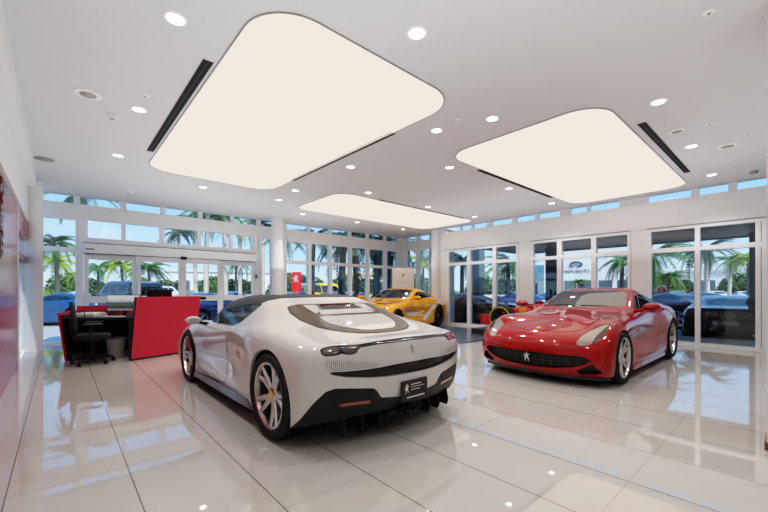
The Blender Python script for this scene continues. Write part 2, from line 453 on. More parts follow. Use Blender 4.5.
slot(5.9,9.4,6.83,6.90,'black linear air slot along the near edge of the far corner panel')

M_lamp = emis('lamp_glow', (255, 252, 246), 9)
M_trim = mat('lamp_trim', (238, 236, 232), .5)
lights = [
 (.71,3.385,'recessed downlight left of the largest panel, beside the top of its air slot'),
 (2.32,2.19,'recessed downlight in front of the near edge of the largest panel'),
 (.73,5.39,'recessed downlight left of the black slot, beside the round speaker'),
 (.72,7.46,'recessed downlight past the left slot end, toward the entrance'),
 (2.32,8.53,'recessed downlight just beyond the far edge of the largest panel'),
 (3.94,3.34,'recessed downlight right of the largest panel, near the slot end by its corner'),
 (3.94,5.36,'recessed downlight beside the middle of the slot right of the largest panel'),
 (5.3,4.19,'recessed downlight behind the left corner of the red car panel'),
 (3.95,7.46,'recessed downlight at the far end of the slot right of the largest panel'),
 (4.05,8.5,'recessed downlight next to the far corner panel, toward the second column'),
 (5.29,6.51,'recessed downlight in front of the near left corner of the far panel'),
 (7.38,6.56,'recessed downlight before the middle of the far corner panel'),
 (4.21,2.63,'recessed downlight between the largest panel and the red car panel'),
 (5.31,1.09,'recessed downlight before the near edge of the red car panel, largest there'),
 (7.33,1.09,'recessed downlight beside the right slot, mid way to the windows'),
 (9.44,1.10,'recessed downlight nearest the right clerestory windows'),
 (7.38,4.2,'recessed downlight behind the slot of the red car panel, mid length'),
 (9.47,4.19,'recessed downlight behind the red car panel by the right wall'),
 (9.43,6.5,'recessed downlight by the right end of the far corner panel'),
 (5.32,9.62,'recessed downlight by the second round column, in front of the far windows'),
 (7.32,9.6,'recessed downlight behind the middle of the far corner panel'),
 (9.42,9.59,'recessed downlight in the far corner of the ceiling'),
]
for i, (x, y, lb) in enumerate(lights):
    t = thing('recessed_downlight', lb, 'downlight', (x,y,ZC), group='recessed downlights in the ceiling grid')
    MB().lathe([(.0,-.004),(.068,-.004)],24).obj('lens', M_lamp, t)
    MB().lathe([(.068,-.003),(.07,-.009),(.088,-.006),(.092,0)],24).obj('trim_ring', M_trim, t, True)
    l = bpy.data.lights.new('ceiling_spot', 'SPOT'); l.energy = 60; l.spot_size = math.radians(120); l.spot_blend = .6; l.shadow_soft_size = .06; l.color = (1, .985, .96)
    lo = bpy.data.objects.new('ceiling_spot', l); COL.objects.link(lo); lo.location = (x, y, ZC-.03)
for x, y in ((.8,.6),(2.4,-.4),(4.1,-1.4),(2.4,-2.4),(5.6,-1.4),(.8,-1.6)):  # added fill spots behind the camera, without fixtures, to brighten the white tail
    l = bpy.data.lights.new('ceiling_spot', 'SPOT'); l.energy = 48; l.spot_size = math.radians(125); l.spot_blend = .6; l.shadow_soft_size = .12; l.color = (1, .985, .96)
    lo = bpy.data.objects.new('ceiling_spot', l); COL.objects.link(lo); lo.location = (x, y, ZC-.03)
def ceil_disc(name, label, cat, x, y, r, h, m, parts=None):
    t = thing(name, label, cat, (x,y,ZC))
    MB().lathe([(0,-h),(r*.82,-h),(r,-h*.55),(r,0)],28).obj('housing', m, t, True, ang=.6)
    MB().lathe([(0,-h-.004),(r*.6,-h-.002),(r*.6,-h)],24).obj('grille', mat('grey_grille',(165,163,161),.6), t, True)
ceil_disc('ceiling_speaker','round ceiling speaker left of the largest panel','speaker',.24,5.35,.13,.012,M_trim)
ceil_disc('ceiling_speaker','round ceiling speaker beside the soffit beam near the left column','speaker',-.2,8.5,.13,.02,mat('grey_disc',(150,148,146),.5))
ceil_disc('ceiling_speaker','round ceiling speaker by the right clerestory, beside the right slot','speaker',7.73,.72,.13,.012,M_trim)
ceil_disc('ceiling_speaker','round speaker disc crossing the middle of the right air slot','speaker',6.46,1.12,.1,.02,M_trim)
ceil_disc('smoke_detector','small domed smoke detector next to the left ceiling speaker','smoke detector',.5,5.79,.06,.05,M_trim)
ceil_disc('smoke_detector','small domed smoke detector close above the entrance clerestory','smoke detector',1.18,9.97,.06,.05,M_trim)
ceil_disc('smoke_detector','small domed smoke detector near the pier and right clerestory','smoke detector',9.74,.54,.06,.05,mat('grey_disc',(150,148,146),.5))
for x, y, lb in [(.73,4.95,'small sprinkler cap beside the downlight left of the largest panel'),(3.91,2.94,'small sprinkler cap between the largest panel and the red car panel'),
                 (3.9,.47,'small sprinkler cap alone in the ceiling close to the pier'),(6.5,.78,'small sprinkler cap right of the right air slot'),(8.74,.78,'small sprinkler cap past the right air slot near the clerestory'),(7.32,.47,'small sprinkler cap nearest the pier side of the right ceiling')]:
    t = thing('ceiling_sprinkler', lb, 'sprinkler', (x,y,ZC))
    MB().lathe([(0,-.012),(.03,-.012),(.042,-.006),(.042,0)],20).obj('cover_plate', M_trim, t, True, ang=.6)
    MB().lathe([(0,-.02),(.012,-.018),(.012,-.012)],12).obj('deflector', mat('grey_disc',(150,148,146),.5), t, True)
# ------------------------------------------------------------------ smooth body surfaces
def _ext(P, axis_u):
    M = np.array([1, -1, 1.0])
    if axis_u:
        return np.concatenate([P[1:2] * M, P, P[-2:-1] * M], 0)
    return np.concatenate([2 * P[:, :1] - P[:, 1:2], P, P[:, -2:-1] * M], 1)
def _knots(P):
    e = _ext(P, True); a = (e[:-2] + 4 * e[1:-1] + e[2:]) / 6
    e = _ext(a, False); return (e[:, :-2] + 4 * e[:, 1:-1] + e[:, 2:]) / 6
def _basis(t):
    return np.stack([(1-t)**3, 3*t**3-6*t**2+4, -3*t**3+3*t**2+3*t+1, t**3], -1) / 6
def _sample(P, ts):
    # P already extended along axis 0
    out = []
    n = P.shape[0] - 3
    for t in ts:
        i = min(int(t), n - 1); f = t - i
        b = _basis(np.array(f)); out.append((b[:, None, None] * P[i:i+4]).sum(0))
    return np.array(out)
def _params(L, res):
    ts = []
    for i, l in enumerate(L):
        n = max(2, int(math.ceil(l / res)))
        ts += [i + k / n for k in range(n)]
    return ts + [len(L) - .0]
class Body:
    def __init__(s, stations, res=.022, fit=.85, iters=4):
        P = np.array(stations, float)
        C = P.copy()
        for _ in range(iters): C = C + fit * (P - _knots(C))
        C[0, :, 1] = 0; C[-1, :, 1] = 0; C[:, -1, 1] = 0
        Lu = np.linalg.norm(P[1:] - P[:-1], axis=2).max(1); Lv = np.linalg.norm(P[:, 1:] - P[:, :-1], axis=2)
        Lv = np.percentile(Lv, 80, axis=0)
        tu = _params(Lu, res); tv = _params(Lv, res)
        A = _sample(_ext(C, True), tu)                      # (nu, V, 3)
        B = _sample(_ext(A, False).transpose(1, 0, 2), tv).transpose(1, 0, 2)
        nu, nv = B.shape[:2]
        B[0, :, 1] = 0; B[-1, :, 1] = 0; B[:, -1, 1] = 0
        du = np.gradient(B, axis=0); dv = np.gradient(B, axis=1)
        N = np.cross(dv, du); 
        s.nu, s.nv = nu, nv
        verts = []; norms = []; idx = {}
        def vid(p, n):
            k = (round(p[0], 5), round(p[1], 5), round(p[2], 5))
            if k in idx:
                j = idx[k]; norms[j] = norms[j] + n; return j
            idx[k] = len(verts); verts.append(np.array(p)); norms.append(np.array(n)); return idx[k]
        M = np.array([1, -1, 1.0])
        ga = [[vid(B[i, j], N[i, j]) for j in range(nv)] for i in range(nu)]
        gb = [[vid(B[i, j] * M, N[i, j] * M) for j in range(nv)] for i in range(nu)]
        faces = []
        for g, fl in ((ga, 0), (gb, 1)):
            for i in range(nu - 1):
                for j in range(nv - 1):
                    q = [g[i][j], g[i+1][j], g[i+1][j+1], g[i][j+1]]
                    r = []
                    for a in q:
                        if a not in r: r.append(a)
                    if len(r) < 3: continue
                    if fl: r = r[::-1]
                    faces.append(tuple(r))
        s.v = np.array(verts); s.n = np.array(norms)
        # outward check
        ln = np.linalg.norm(s.n, axis=1, keepdims=True); ln[ln == 0] = 1; s.n /= ln
        c = s.v.mean(0)
        if ((s.v - c) * s.n).sum() < 0: s.n = -s.n
        s.f = faces
        # face winding to agree with the normals
        fn = []
        for f in s.f:
            a, b, cc = s.v[f[0]], s.v[f[1]], s.v[f[2]]
            nn = np.cross(b - a, cc - a)
            fn.append(f if nn.dot(s.n[f[0]]) >= 0 else f[::-1])
        s.f = fn
        s.r = ['body'] * len(s.f)
        s.edge0 = [B[i, 0] for i in range(nu)]
        s.tree = None
    def bvh(s):
        if s.tree is None: s.tree = BVHTree.FromPolygons([tuple(p) for p in s.v], s.f)
        return s.tree
    def cut(s, fun, new, cond=None, src=('body',)):
        """faces of SRC where fun < 0 become region NEW; faces across the line are split on it"""
        s.bvh()
        val = fun(s.v)
        val = np.where(np.abs(val) < 1e-5, 1e-5, val)
        V = [p for p in s.v]; N = [n for n in s.n]; VAL = list(val)
        eh = {}
        def mid(a, b):
            k = (min(a, b), max(a, b))
            if k not in eh:
                t = VAL[a] / (VAL[a] - VAL[b])
                eh[k] = len(V); V.append(V[a] + t * (V[b] - V[a]))
                n = N[a] + t * (N[b] - N[a]); l = np.linalg.norm(n); N.append(n / l if l else n); VAL.append(0.0)
            return eh[k]
        F = []; R = []
        vv = s.v
        for f, r in zip(s.f, s.r):
            if r not in src: F.append(f); R.append(r); continue
            neg = [VAL[i] < 0 for i in f]
            if not any(neg): F.append(f); R.append(r); continue
            if cond is not None:
                c = sum(vv[i] if i < len(vv) else V[i] for i in f) / len(f)
                n = sum(N[i] for i in f) / len(f)
                if not cond(c, n): F.append(f); R.append(r); continue
            if all(neg): F.append(f); R.append(new); continue
            tris = [f]
            ch = sum(1 for i in range(len(f)) if neg[i] != neg[i-1])
            if ch > 2: tris = [(f[0], f[i], f[i+1]) for i in range(1, len(f)-1)]
            for t in tris:
                A, Bq = [], []
                m = len(t)
                for i in range(m):
                    a, b = t[i], t[(i+1) % m]
                    (A if VAL[a] < 0 else Bq).append(a)
                    if (VAL[a] < 0) != (VAL[b] < 0):
                        k = mid(a, b); A.append(k); Bq.append(k)
                if len(A) >= 3: F.append(tuple(A)); R.append(new)
                if len(Bq) >= 3: F.append(tuple(Bq)); R.append(r)
        s.v = np.array(V); s.n = np.array(N); s.f = F; s.r = R
    def drop(s, *regs):
        k = [i for i, r in enumerate(s.r) if r not in regs]
        s.f = [s.f[i] for i in k]; s.r = [s.r[i] for i in k]
    def lip(s, reg, depth, direction=None, skip=None):
        """a folded edge along the open rim of region reg (wheel arches, openings)"""
        ed = {}
        for f, r in zip(s.f, s.r):
            if r != reg: continue
            for i in range(len(f)):
                a, b = f[i], f[(i+1) % len(f)]
                ed[(a, b)] = 1
        return [(a, b) for (a, b) in ed if (b, a) not in ed]
    def part(s, reg, name, m, parent, off=0.0, inset=0.0, walls=True, cond=None, thick=0.0):
        """link region REG as a mesh; INSET sinks it below the skin with walls down to it; THICK folds the rim inwards"""
        fs = [f for f, r in zip(s.f, s.r) if r == reg and (cond is None or cond(sum(s.v[i] for i in f) / len(f)))]
        if not fs: return None
        ids = sorted({i for f in fs for i in f}); mp = {i: k for k, i in enumerate(ids)}
        P = s.v[ids] + s.n[ids] * (off - inset); N = s.n[ids]
        F = [tuple(mp[i] for i in f) for f in fs]
        P = [tuple(p) for p in P]; nn = [tuple(n) for n in N]
        nm = len(P)
        if inset or thick:
            ed = {}
            for f in F:
                for i in range(len(f)): ed[(f[i], f[(i+1) % len(f)])] = 1
            be = [(a, b) for (a, b) in ed if (b, a) not in ed]
            dup_ = {}
            for a, b in be:
                for q in (a, b):
                    if q not in dup_:
                        d = inset if inset else -thick
                        dup_[q] = len(P); P.append(tuple(np.array(P[q]) + np.array(nn[q]) * d)); nn.append(nn[q])
            W = [(b, a, dup_[a], dup_[b]) for a, b in be]
        else: W = []
        me = bpy.data.meshes.new(name); me.from_pydata(P, [], F + W)
        for p in me.polygons: p.use_smooth = True
        me.update()
        ln = [(0, 0, 0)] * len(me.loops)
        nF = len(F)
        for pi, p in enumerate(me.polygons):
            for li in p.loop_indices:
                ln[li] = nn[me.loops[li].vertex_index] if pi < nF else tuple(p.normal)
        try: me.normals_split_custom_set(ln)
        except Exception: pass
        return link(name, me, m, parent)
    def hit(s, o, d):
        h = s.bvh().ray_cast(Vector(o), Vector(d).normalized())
        return h[0], h[1]
    def project(s, pts, d, start=3.0, off=.002):
        out = []
        d = Vector(d).normalized()
        for p in pts:
            h, n = s.hit(Vector(p) - d * start, d)
            if h is not None:
                if n.dot(d) > 0: n = -n
                out.append(h + n * off)
        return out
def poly_sdf(poly, ax):
    """signed distance (negative inside) to a polygon drawn in the plane of axes AX"""
    Q = np.array(poly, float); n = len(Q)
    def f(v):
        p = v[:, ax]; d = np.full(len(p), 1e9); ins = np.zeros(len(p), bool)
        for i in range(n):
            a, b = Q[i], Q[(i+1) % n]; e = b - a; w = p - a
            t = np.clip((w @ e) / max(e @ e, 1e-12), 0, 1)
            dd = w - t[:, None] * e; d = np.minimum(d, (dd ** 2).sum(1))
            c1 = p[:, 1] >= a[1]; c2 = p[:, 1] < b[1]; c3 = e[0] * w[:, 1] > e[1] * w[:, 0]
            ins ^= (c1 & c2 & c3) | (~c1 & ~c2 & ~c3)
        return np.where(ins, -1, 1) * np.sqrt(d)
    return f
def smooth_poly(p, it=2):
    p = [np.array(q, float) for q in p]
    for _ in range(it):
        o = []
        for i in range(len(p)):
            a, b = p[i], p[(i+1) % len(p)]
            o += [a * .75 + b * .25, a * .25 + b * .75]
        p = o
    return [tuple(q) for q in p]
def circ(cx, cz, r, ax=(0, 2)):
    return lambda v: np.sqrt((v[:, ax[0]] - cx) ** 2 + (v[:, ax[1]] - cz) ** 2) - r

# ------------------------------------------------------------------ wheels
M_tyre = mat('tyre_rubber', (24, 23, 23), .62, noise=.2, nscale=40)
M_rim = mat('silver_alloy', (205, 203, 200), .22, metal=.9)
M_rimd = mat('dark_alloy', (70, 70, 74), .3, metal=.8)
M_disc = mat('brake_steel', (95, 92, 90), .45, metal=.7)
M_yel = mat('yellow_enamel', (240, 190, 20), .3, coat=1)
M_well = mat('wheel_well_black', (10, 10, 11), .85)
def wheel_meshes(R, W, rr, spokes, rim_m, hub=(255,200,0), tyre_mat=None):
    """meshes of a wheel about the Y axis, face toward +Y"""
    h = W / 2
    ty = MB().lathe([(rr-.005,-h*.8),(rr+.02,-h*.98),(rr+.055,-h*1.02),(R-.035,-h*.96),(R-.01,-h*.84),(R,-h*.6),(R,-h*.2),(R-.004,-h*.17),(R-.004,-h*.13),(R,-h*.1),(R,h*.1),(R-.004,h*.13),(R-.004,h*.17),(R,h*.2),(R,h*.6),(R-.01,h*.84),(R-.035,h*.96),(rr+.055,h*1.02),(rr+.02,h*.98),(rr-.005,h*.84)], 48, 'y')
    rim = MB().lathe([(rr-.005,h*.86),(rr+.006,h*.9),(rr+.002,h*.92),(rr-.016,h*.88),(rr-.022,h*.7),(rr-.03,h*.1),(rr-.028,-h*.8)], 48, 'y')
    rim.lathe([(.0,h*.72),(.034,h*.72),(.062,h*.66),(.075,h*.5),(.075,h*.2)], 24, 'y')
    for k in range(spokes):
        a = 2*PI*k/spokes + PI/2
        for s in (-1, 1):
            # one blade of a split spoke
            pts = []
            r0, r1 = .05, rr - .014
            for t in (0, .25, .5, .75, 1):
                r = r0 + (r1 - r0) * t
                ang = a + s * (.13 + .09 * t ** .9) * (1 if spokes <= 5 else .6)
                wd = (.030 - .010 * t) if spokes <= 5 else .014
                dep = h * (.66 + .16 * t ** 2)
                c, q = math.cos(ang), math.sin(ang)
                px, pz = r * c, r * q
                tx, tz = -q, c
                pts.append([(px - tx*wd, dep - .012, pz - tz*wd), (px - tx*wd*.55, dep, pz - tz*wd*.55), (px + tx*wd*.55, dep, pz + tz*wd*.55), (px + tx*wd, dep - .012, pz + tz*wd), (px + tx*wd*.8, dep - .045, pz + tz*wd*.8), (px - tx*wd*.8, dep - .045, pz - tz*wd*.8)])
            v = [p for row in pts for p in row]; f = []
            for i in range(4):
                for j in range(6): f.append((i*6+j, i*6+(j+1) % 6, (i+1)*6+(j+1) % 6, (i+1)*6+j))
            rim.add(v, f)
    disc = MB().lathe([(.07,h*.3),(.19,h*.3),(.19,h*.18),(.07,h*.18)], 36, 'y')
    cap = MB().lathe([(0,h*.745),(.026,h*.74),(.032,h*.72)], 20, 'y')
    return ty, rim, disc, cap
def add_wheels(car, xf, xr, Rf, Rr, Wf, Wr, yf, yr, rrf, rrr, spokes=5, rim_m=None, detail=True):
    """yf, yr: outer tyre face half-width"""
    cache = {}
    for (x, R, W, yo, rr, key) in ((xf, Rf, Wf, yf, rrf, 'f'), (xr, Rr, Wr, yr, rrr, 'r')):
        for side in (1, -1):
            if key not in cache:
                ty, rim, disc, cap = wheel_meshes(R, W, rr, spokes, rim_m)
                a = ty.obj('wheel', M_tyre, car, True, ang=.9)
                kids = [rim.obj('alloy_rim', rim_m or M_rim, a, True, ang=.6)]
                if detail:
                    kids += [disc.obj('brake_disc', M_disc, a, True, ang=.6), cap.obj('hub_cap', M_yel, a, True)]
                cache[key] = a
            else:
                a = dup(cache[key]); a.parent = car
            a.location = (x, side * (yo - W/2), R)
            a.rotation_euler = (0, .3*x, 0 if side == 1 else PI)
def wheel_well(b, car, x, r, zc, ya, yb):
    for s in (1, -1):
        MB().lathe([(r, yb*s), (r, ya*s), (0, ya*s)], 30, 'y', c=(x, 0, zc), a0=-.25, a1=PI+.25).obj('wheel_well', M_well, car)
def ribbon(pts, half, nrm):
    """thin flat band along projected points"""
    pts = [Vector(p) for p in pts]; v = []; f = []
    for i, p in enumerate(pts):
        t = (pts[min(i+1, len(pts)-1)] - pts[max(i-1, 0)]).normalized()
        n = nrm[i] if isinstance(nrm, list) else Vector(nrm)
        q = t.cross(n).normalized() * half
        v += [p - q, p + q]
        if i: f.append((2*i-2, 2*i-1, 2*i+1, 2*i))
    return v, f
HORSE = [(-.05,.5),(.02,.46),(.07,.36),(.05,.30),(.10,.24),(.2,.3),(.3,.27),(.33,.2),(.27,.22),(.2,.22),(.13,.12),(.08,.05),(.1,-.08),(.2,-.2),(.16,-.33),(.2,-.48),(.13,-.48),(.09,-.3),(.02,-.15),(-.08,-.14),(-.2,-.27),(-.16,-.47),(-.23,-.48),(-.27,-.25),(-.22,-.08),(-.33,.05),(-.42,.02),(-.4,.1),(-.3,.13),(-.2,.08),(-.13,.2),(-.24,.25),(-.26,.36),(-.2,.33),(-.12,.29),(-.07,.36),(-.12,.42)]
# ------------------------------------------------------------------ body nets: 15 stations x 9 lines (sill ... centre line), x forward, y left
def S(x, rows):
    return [((r[0], r[1], r[2]) if len(r) == 3 else (x, r[0], r[1])) for r in rows]
NET_BERLINETTA = [
 S(0, [(2.060,0,.13),(2.130,0,.20),(2.160,0,.33),(2.160,0,.46),(2.120,0,.56),(2.020,0,.635),(1.880,0,.69),(1.720,0,.735),(1.560,0,.77)]),
 S(0, [(2.025,.42,.13),(2.085,.43,.20),(2.115,.44,.33),(2.115,.45,.46),(2.065,.45,.565),(1.955,.41,.64),(1.795,.33,.695),(1.615,.20,.745),(1.425,0,.795)]),
 S(0, [(1.890,.80,.14),(1.930,.83,.22),(1.940,.84,.36),(1.910,.84,.50),(1.840,.80,.62),(1.740,.68,.69),(1.600,.48,.735),(1.440,.26,.78),(1.310,0,.82)]),
 S(0, [(1.720,.90,.14),(1.730,.93,.26),(1.730,.935,.42),(1.710,.925,.58),(1.660,.86,.72),(1.580,.70,.785),(1.460,.48,.79),(1.320,.26,.82),(1.230,0,.845)]),
 S(1.36, [(.91,.15),(.945,.28),(.955,.48),(.945,.66),(1.34,.86,.80),(1.28,.70,.845),(1.20,.48,.842),(1.10,.26,.855),(1.05,0,.872)]),
 S(.9, [(.89,.14),(.90,.28),(.85,.50),(.905,.68),(.88,.86,.81),(.84,.72,.87),(.78,.50,.888),(.72,.28,.905),(.68,0,.922)]),
 S(.45, [(.90,.14),(.91,.28),(.825,.52),(.895,.69),(.44,.855,.82),(.42,.75,.90),(.42,.58,.945),(.44,.32,.965),(.46,0,.975)]),
 S(0, [(.91,.14),(.92,.28),(.855,.47),(.885,.67),(.86,.83),(.79,.92),(.02,.64,1.07),(.06,.35,1.12),(.08,0,1.13)]),
 S(-.45, [(.92,.14),(.93,.28),(.89,.48),(.905,.68),(.87,.84),(.80,.935),(-.42,.585,1.215),(-.42,.33,1.262),(-.42,0,1.272)]),
 S(-.9, [(.92,.15),(.94,.29),(.935,.50),(.945,.70),(.905,.86),(.82,.955),(-.88,.575,1.19),(-.88,.33,1.24),(-.88,0,1.25)]),
 S(-1.36, [(.93,.16),(.96,.30),(.971,.52),(.965,.72),(.90,.89),(.78,.985),(.55,1.08),(.32,1.12),(0,1.13)]),
 S(-1.78, [(.90,.18),(.93,.32),(.94,.54),(.925,.74),(.85,.89),(.72,.96),(-1.76,.52,.985),(-1.74,.30,1.0),(-1.74,0,1.005)]),
 S(0, [(-2.04,.80,.20),(-2.09,.83,.33),(-2.12,.84,.55),(-2.12,.83,.75),(-2.09,.78,.88),(-2.06,.68,.935),(-2.03,.50,.955),(-2.0,.30,.962),(-1.98,0,.965)]),
 S(0, [(-2.17,.43,.21),(-2.23,.44,.34),(-2.26,.45,.55),(-2.26,.45,.75),(-2.23,.44,.87),(-2.20,.40,.925),(-2.17,.32,.945),(-2.13,.20,.955),(-2.10,0,.96)]),
 S(0, [(-2.20,0,.21),(-2.26,0,.34),(-2.29,0,.55),(-2.29,0,.75),(-2.26,0,.87),(-2.235,0,.92),(-2.21,0,.94),(-2.18,0,.95),(-2.16,0,.955)]),
]
NET_SPIDER = [
 S(0, [(2.30,0,.12),(2.36,0,.22),(2.37,0,.36),(2.33,0,.48),(2.24,0,.56),(2.12,0,.60),(2.0,0,.635),(1.88,0,.66),(1.75,0,.69)]),
 S(0, [(2.26,.45,.12),(2.31,.45,.22),(2.31,.46,.36),(2.26,.47,.48),(2.16,.47,.565),(2.04,.42,.61),(1.90,.33,.65),(1.75,.20,.68),(1.60,0,.71)]),
 S(0, [(2.08,.80,.12),(2.12,.83,.22),(2.10,.84,.36),(2.02,.83,.50),(1.92,.76,.61),(1.82,.62,.65),(1.68,.45,.68),(1.52,.25,.71),(1.42,0,.73)]),
 S(0, [(1.75,.92,.13),(1.75,.945,.25),(1.74,.955,.42),(1.72,.93,.58),(1.66,.85,.71),(1.58,.68,.74),(1.46,.48,.735),(1.34,.26,.755),(1.26,0,.765)]),
 S(1.3, [(.93,.14),(.95,.28),(.96,.48),(.945,.66),(1.28,.86,.79),(1.22,.70,.815),(1.16,.50,.80),(1.10,.27,.815),(1.06,0,.825)]),
 S(.85, [(.92,.14),(.935,.28),(.92,.48),(.92,.66),(.865,.785),(.90,.75,.825),(1.05,.56,.845),(1.09,.30,.858),(1.11,0,.865)]),
 S(.45, [(.91,.14),(.92,.28),(.895,.48),(.905,.66),(.87,.79),(.62,.80,.845),(.70,.67,1.00),(.76,.36,1.045),(.79,0,1.055)]),
 S(.05, [(.91,.14),(.92,.28),(.88,.48),(.895,.67),(.885,.795),(.18,.83,.855),(.34,.62,1.115),(.37,.34,1.155),(.40,0,1.165)]),
 S(-.35, [(.92,.14),(.93,.28),(.885,.48),(.905,.68),(.90,.805),(.85,.875),(.61,1.14),(.35,1.178),(0,1.187)]),
 S(-.8, [(.93,.14),(.95,.28),(.945,.50),(.96,.70),(.92,.845),(.81,.93),(.595,1.075),(.34,1.10),(0,1.105)]),
 S(-1.3, [(.955,.16),(.965,.30),(.978,.52),(.965,.72),(.885,.855),(.75,.905),(.56,.935),(.34,.95),(0,.95)]),
 S(-1.62, [(.93,.18),(.95,.32),(.955,.54),(.93,.72),(.85,.825),(.70,.862),(.50,.872),(.30,.876),(0,.878)]),
 S(0, [(-1.80,.83,.22),(-1.85,.855,.34),(-1.88,.855,.55),(-1.885,.84,.71),(-1.87,.79,.80),(-1.85,.68,.828),(-1.83,.50,.842),(-1.81,.30,.848),(-1.80,0,.85)]),
 S(0, [(-1.95,.45,.25),(-2.0,.45,.36),(-2.03,.46,.55),(-2.02,.46,.71),(-2.0,.45,.80),(-1.98,.42,.825),(-1.95,.36,.836),(-1.92,.20,.842),(-1.89,0,.845)]),
 S(0, [(-2.0,0,.26),(-2.05,0,.36),(-2.075,0,.55),(-2.06,0,.71),(-2.04,0,.80),(-2.025,0,.823),(-2.0,0,.832),(-1.97,0,.837),(-1.94,0,.84)]),
]
M_glassd = glass_mat('car_glass', (120, 122, 120), .1)
M_glassb = glass_mat('dark_car_glass', (52, 54, 55), .12)
def pixmap(loc, rz, side=1):
    """photo-frame coordinates of car-space points (used to read panel outlines off the photograph), mirrored for the far side"""
    c, s_ = math.cos(rz), math.sin(rz)
    def f(v, sgn=None):
        y = np.abs(v[:, 1]) * side if sgn is None else v[:, 1] * sgn
        X = loc[0] + v[:, 0] * c - y * s_; Y = loc[1] + v[:, 0] * s_ + y * c; Z = loc[2] + v[:, 2]
        d = np.maximum(X * FW[0] + Y * FW[1], .2); l = X * RT[0] + Y * RT[1]
        return np.stack([384 + FPX * l / d, HOR - FPX * (Z - CAMH) / d, d], 1)
    return f
def pix_poly(pm, poly, sgn=None):
    g = poly_sdf(poly, [0, 1])
    return lambda v: g(pm(v, sgn))
# ------------------------------------------------------------------ car parts shared by the builders
M_chrome = mat('chrome', (215, 215, 215), .12, metal=1)
M_carbon = mat('black_trim_gloss', (16, 15, 15), .22, coat=.6)
M_satin = mat('satin_black', (20, 19, 19), .45)
M_leather_d = mat('black_leather', (26, 25, 26), .5)
M_leather_t = mat('tan_leather', (178, 150, 118), .5)
M_redl = mat('red_lamp', (150, 20, 22), .12, coat=1)
M_plate_d = mat('dark_plate', (44, 38, 34), .4)
M_white_mark = mat('white_mark', (225, 222, 218), .4)
def paint(name, c, rough=.28, metal=0.0):
    return mat(name, c, rough, metal, coat=1.0, crough=.02, spec=.1)
def seams(b, car, polys, name='panel_gap', half=.004, both=True, direction='side', m=None):
    for poly in polys:
        for s in ((1, -1) if both else (1,)):
            v, f = [], []
            if direction == 'side': pts = [(p[0], 3*s, p[1]) for p in poly]; d = (0, -s, 0)
            elif direction == 'top': pts = [(p[0], p[1]*s, 3) for p in poly]; d = (0, 0, -1)
            elif direction == 'rear': pts = [(-4, p[0]*s, p[1]) for p in poly]; d = (1, 0, 0)
            else: pts = [(4, p[0]*s, p[1]) for p in poly]; d = (-1, 0, 0)
            # densify
            q = []
            for i in range(len(pts)-1):
                a, c = Vector(pts[i]), Vector(pts[i+1]); n = max(2, int((c-a).length/.03))
                q += [a.lerp(c, k/n) for k in range(n)]
            q.append(Vector(pts[-1]))
            out, nn = [], []
            for p in q:
                h, n = b.hit(p, d)
                if h is not None:
                    if n.dot(Vector(d)) > 0: n = -n
                    out.append(h + n*.0025); nn.append(n)
            if len(out) < 2: continue
            vv, ff = ribbon(out, half, nn)
            mb = MB(); mb.add(vv, ff); mb.obj(name, m or M_dark, car)
def decal(b, pts_poly, origin, d, size, u, w):
    """flat mark laid on the body: polygon in unit coords, axes U,W, thrown along D"""
    out = []
    for p in pts_poly:
        P = Vector(origin) + Vector(u)*p[0]*size + Vector(w)*p[1]*size
        h, n = b.hit(P, d)
        if h is None: return None
        out.append(h - Vector(d).normalized()*.004)
    mb = MB(); mb.add(out, [tuple(range(len(out)))]); return mb
def underbody(b, car, m=None):
    pts = [tuple(p) for p in b.edge0]; full = pts + [(p[0], -p[1], p[2]) for p in reversed(pts[1:-1])]
    mb = MB(); mb.add([(p[0]*.985, p[1]*.96, p[2]+.012) for p in full], [tuple(range(len(full)))])
    return mb.obj('underbody', m or M_satin, car)
def seat(car, x, y, m, z=.2, k=1.0):
    s = MB().bbox(x-.25,x+.27,y-.25,y+.25,z,z+.2,.06).obj('seat', m, car, True)
    mb = MB().bbox(-.07,.07,-.25,.25,0,.56,.05).bbox(-.06,.05,-.14,.14,.57,.74,.05)
    mb.xf(Matrix.Translation((x-.24,y,z+.12)) @ Matrix.Rotation(-.3*k,4,'Y'))
    mb.obj('seat_back', m, s, True)
    return s
def cabin(car, x0, x1, m, dashx, wheel_y=.37, z=.74):
    MB().bbox(x0,x1,-.72,.72,.16,.2,.01).obj('cabin_floor', M_satin, car)
    d = MB().bbox(dashx-.22,dashx+.3,-.72,.72,z-.28,z+.06,.06).obj('dashboard', M_leather_d, car, True)
    w = MB()
    pts = [(dashx-.33+.06*math.sin(a), wheel_y+.17*math.cos(a), z-.02+.17*math.sin(a)) for a in np.linspace(0, 2*PI, 25)]
    w.tube(pts, .014, 8).tube([(dashx-.2,wheel_y,z-.05),(dashx-.33,wheel_y,z-.02)], .03, 10).tube([(dashx-.33,wheel_y-.16,z-.02),(dashx-.33,wheel_y+.16,z-.02)], .016, 6)
    w.obj('steering_wheel', M_leather_d, car, True)
    seat(car, dashx-.75, .37, m); seat(car, dashx-.75, -.37, m)
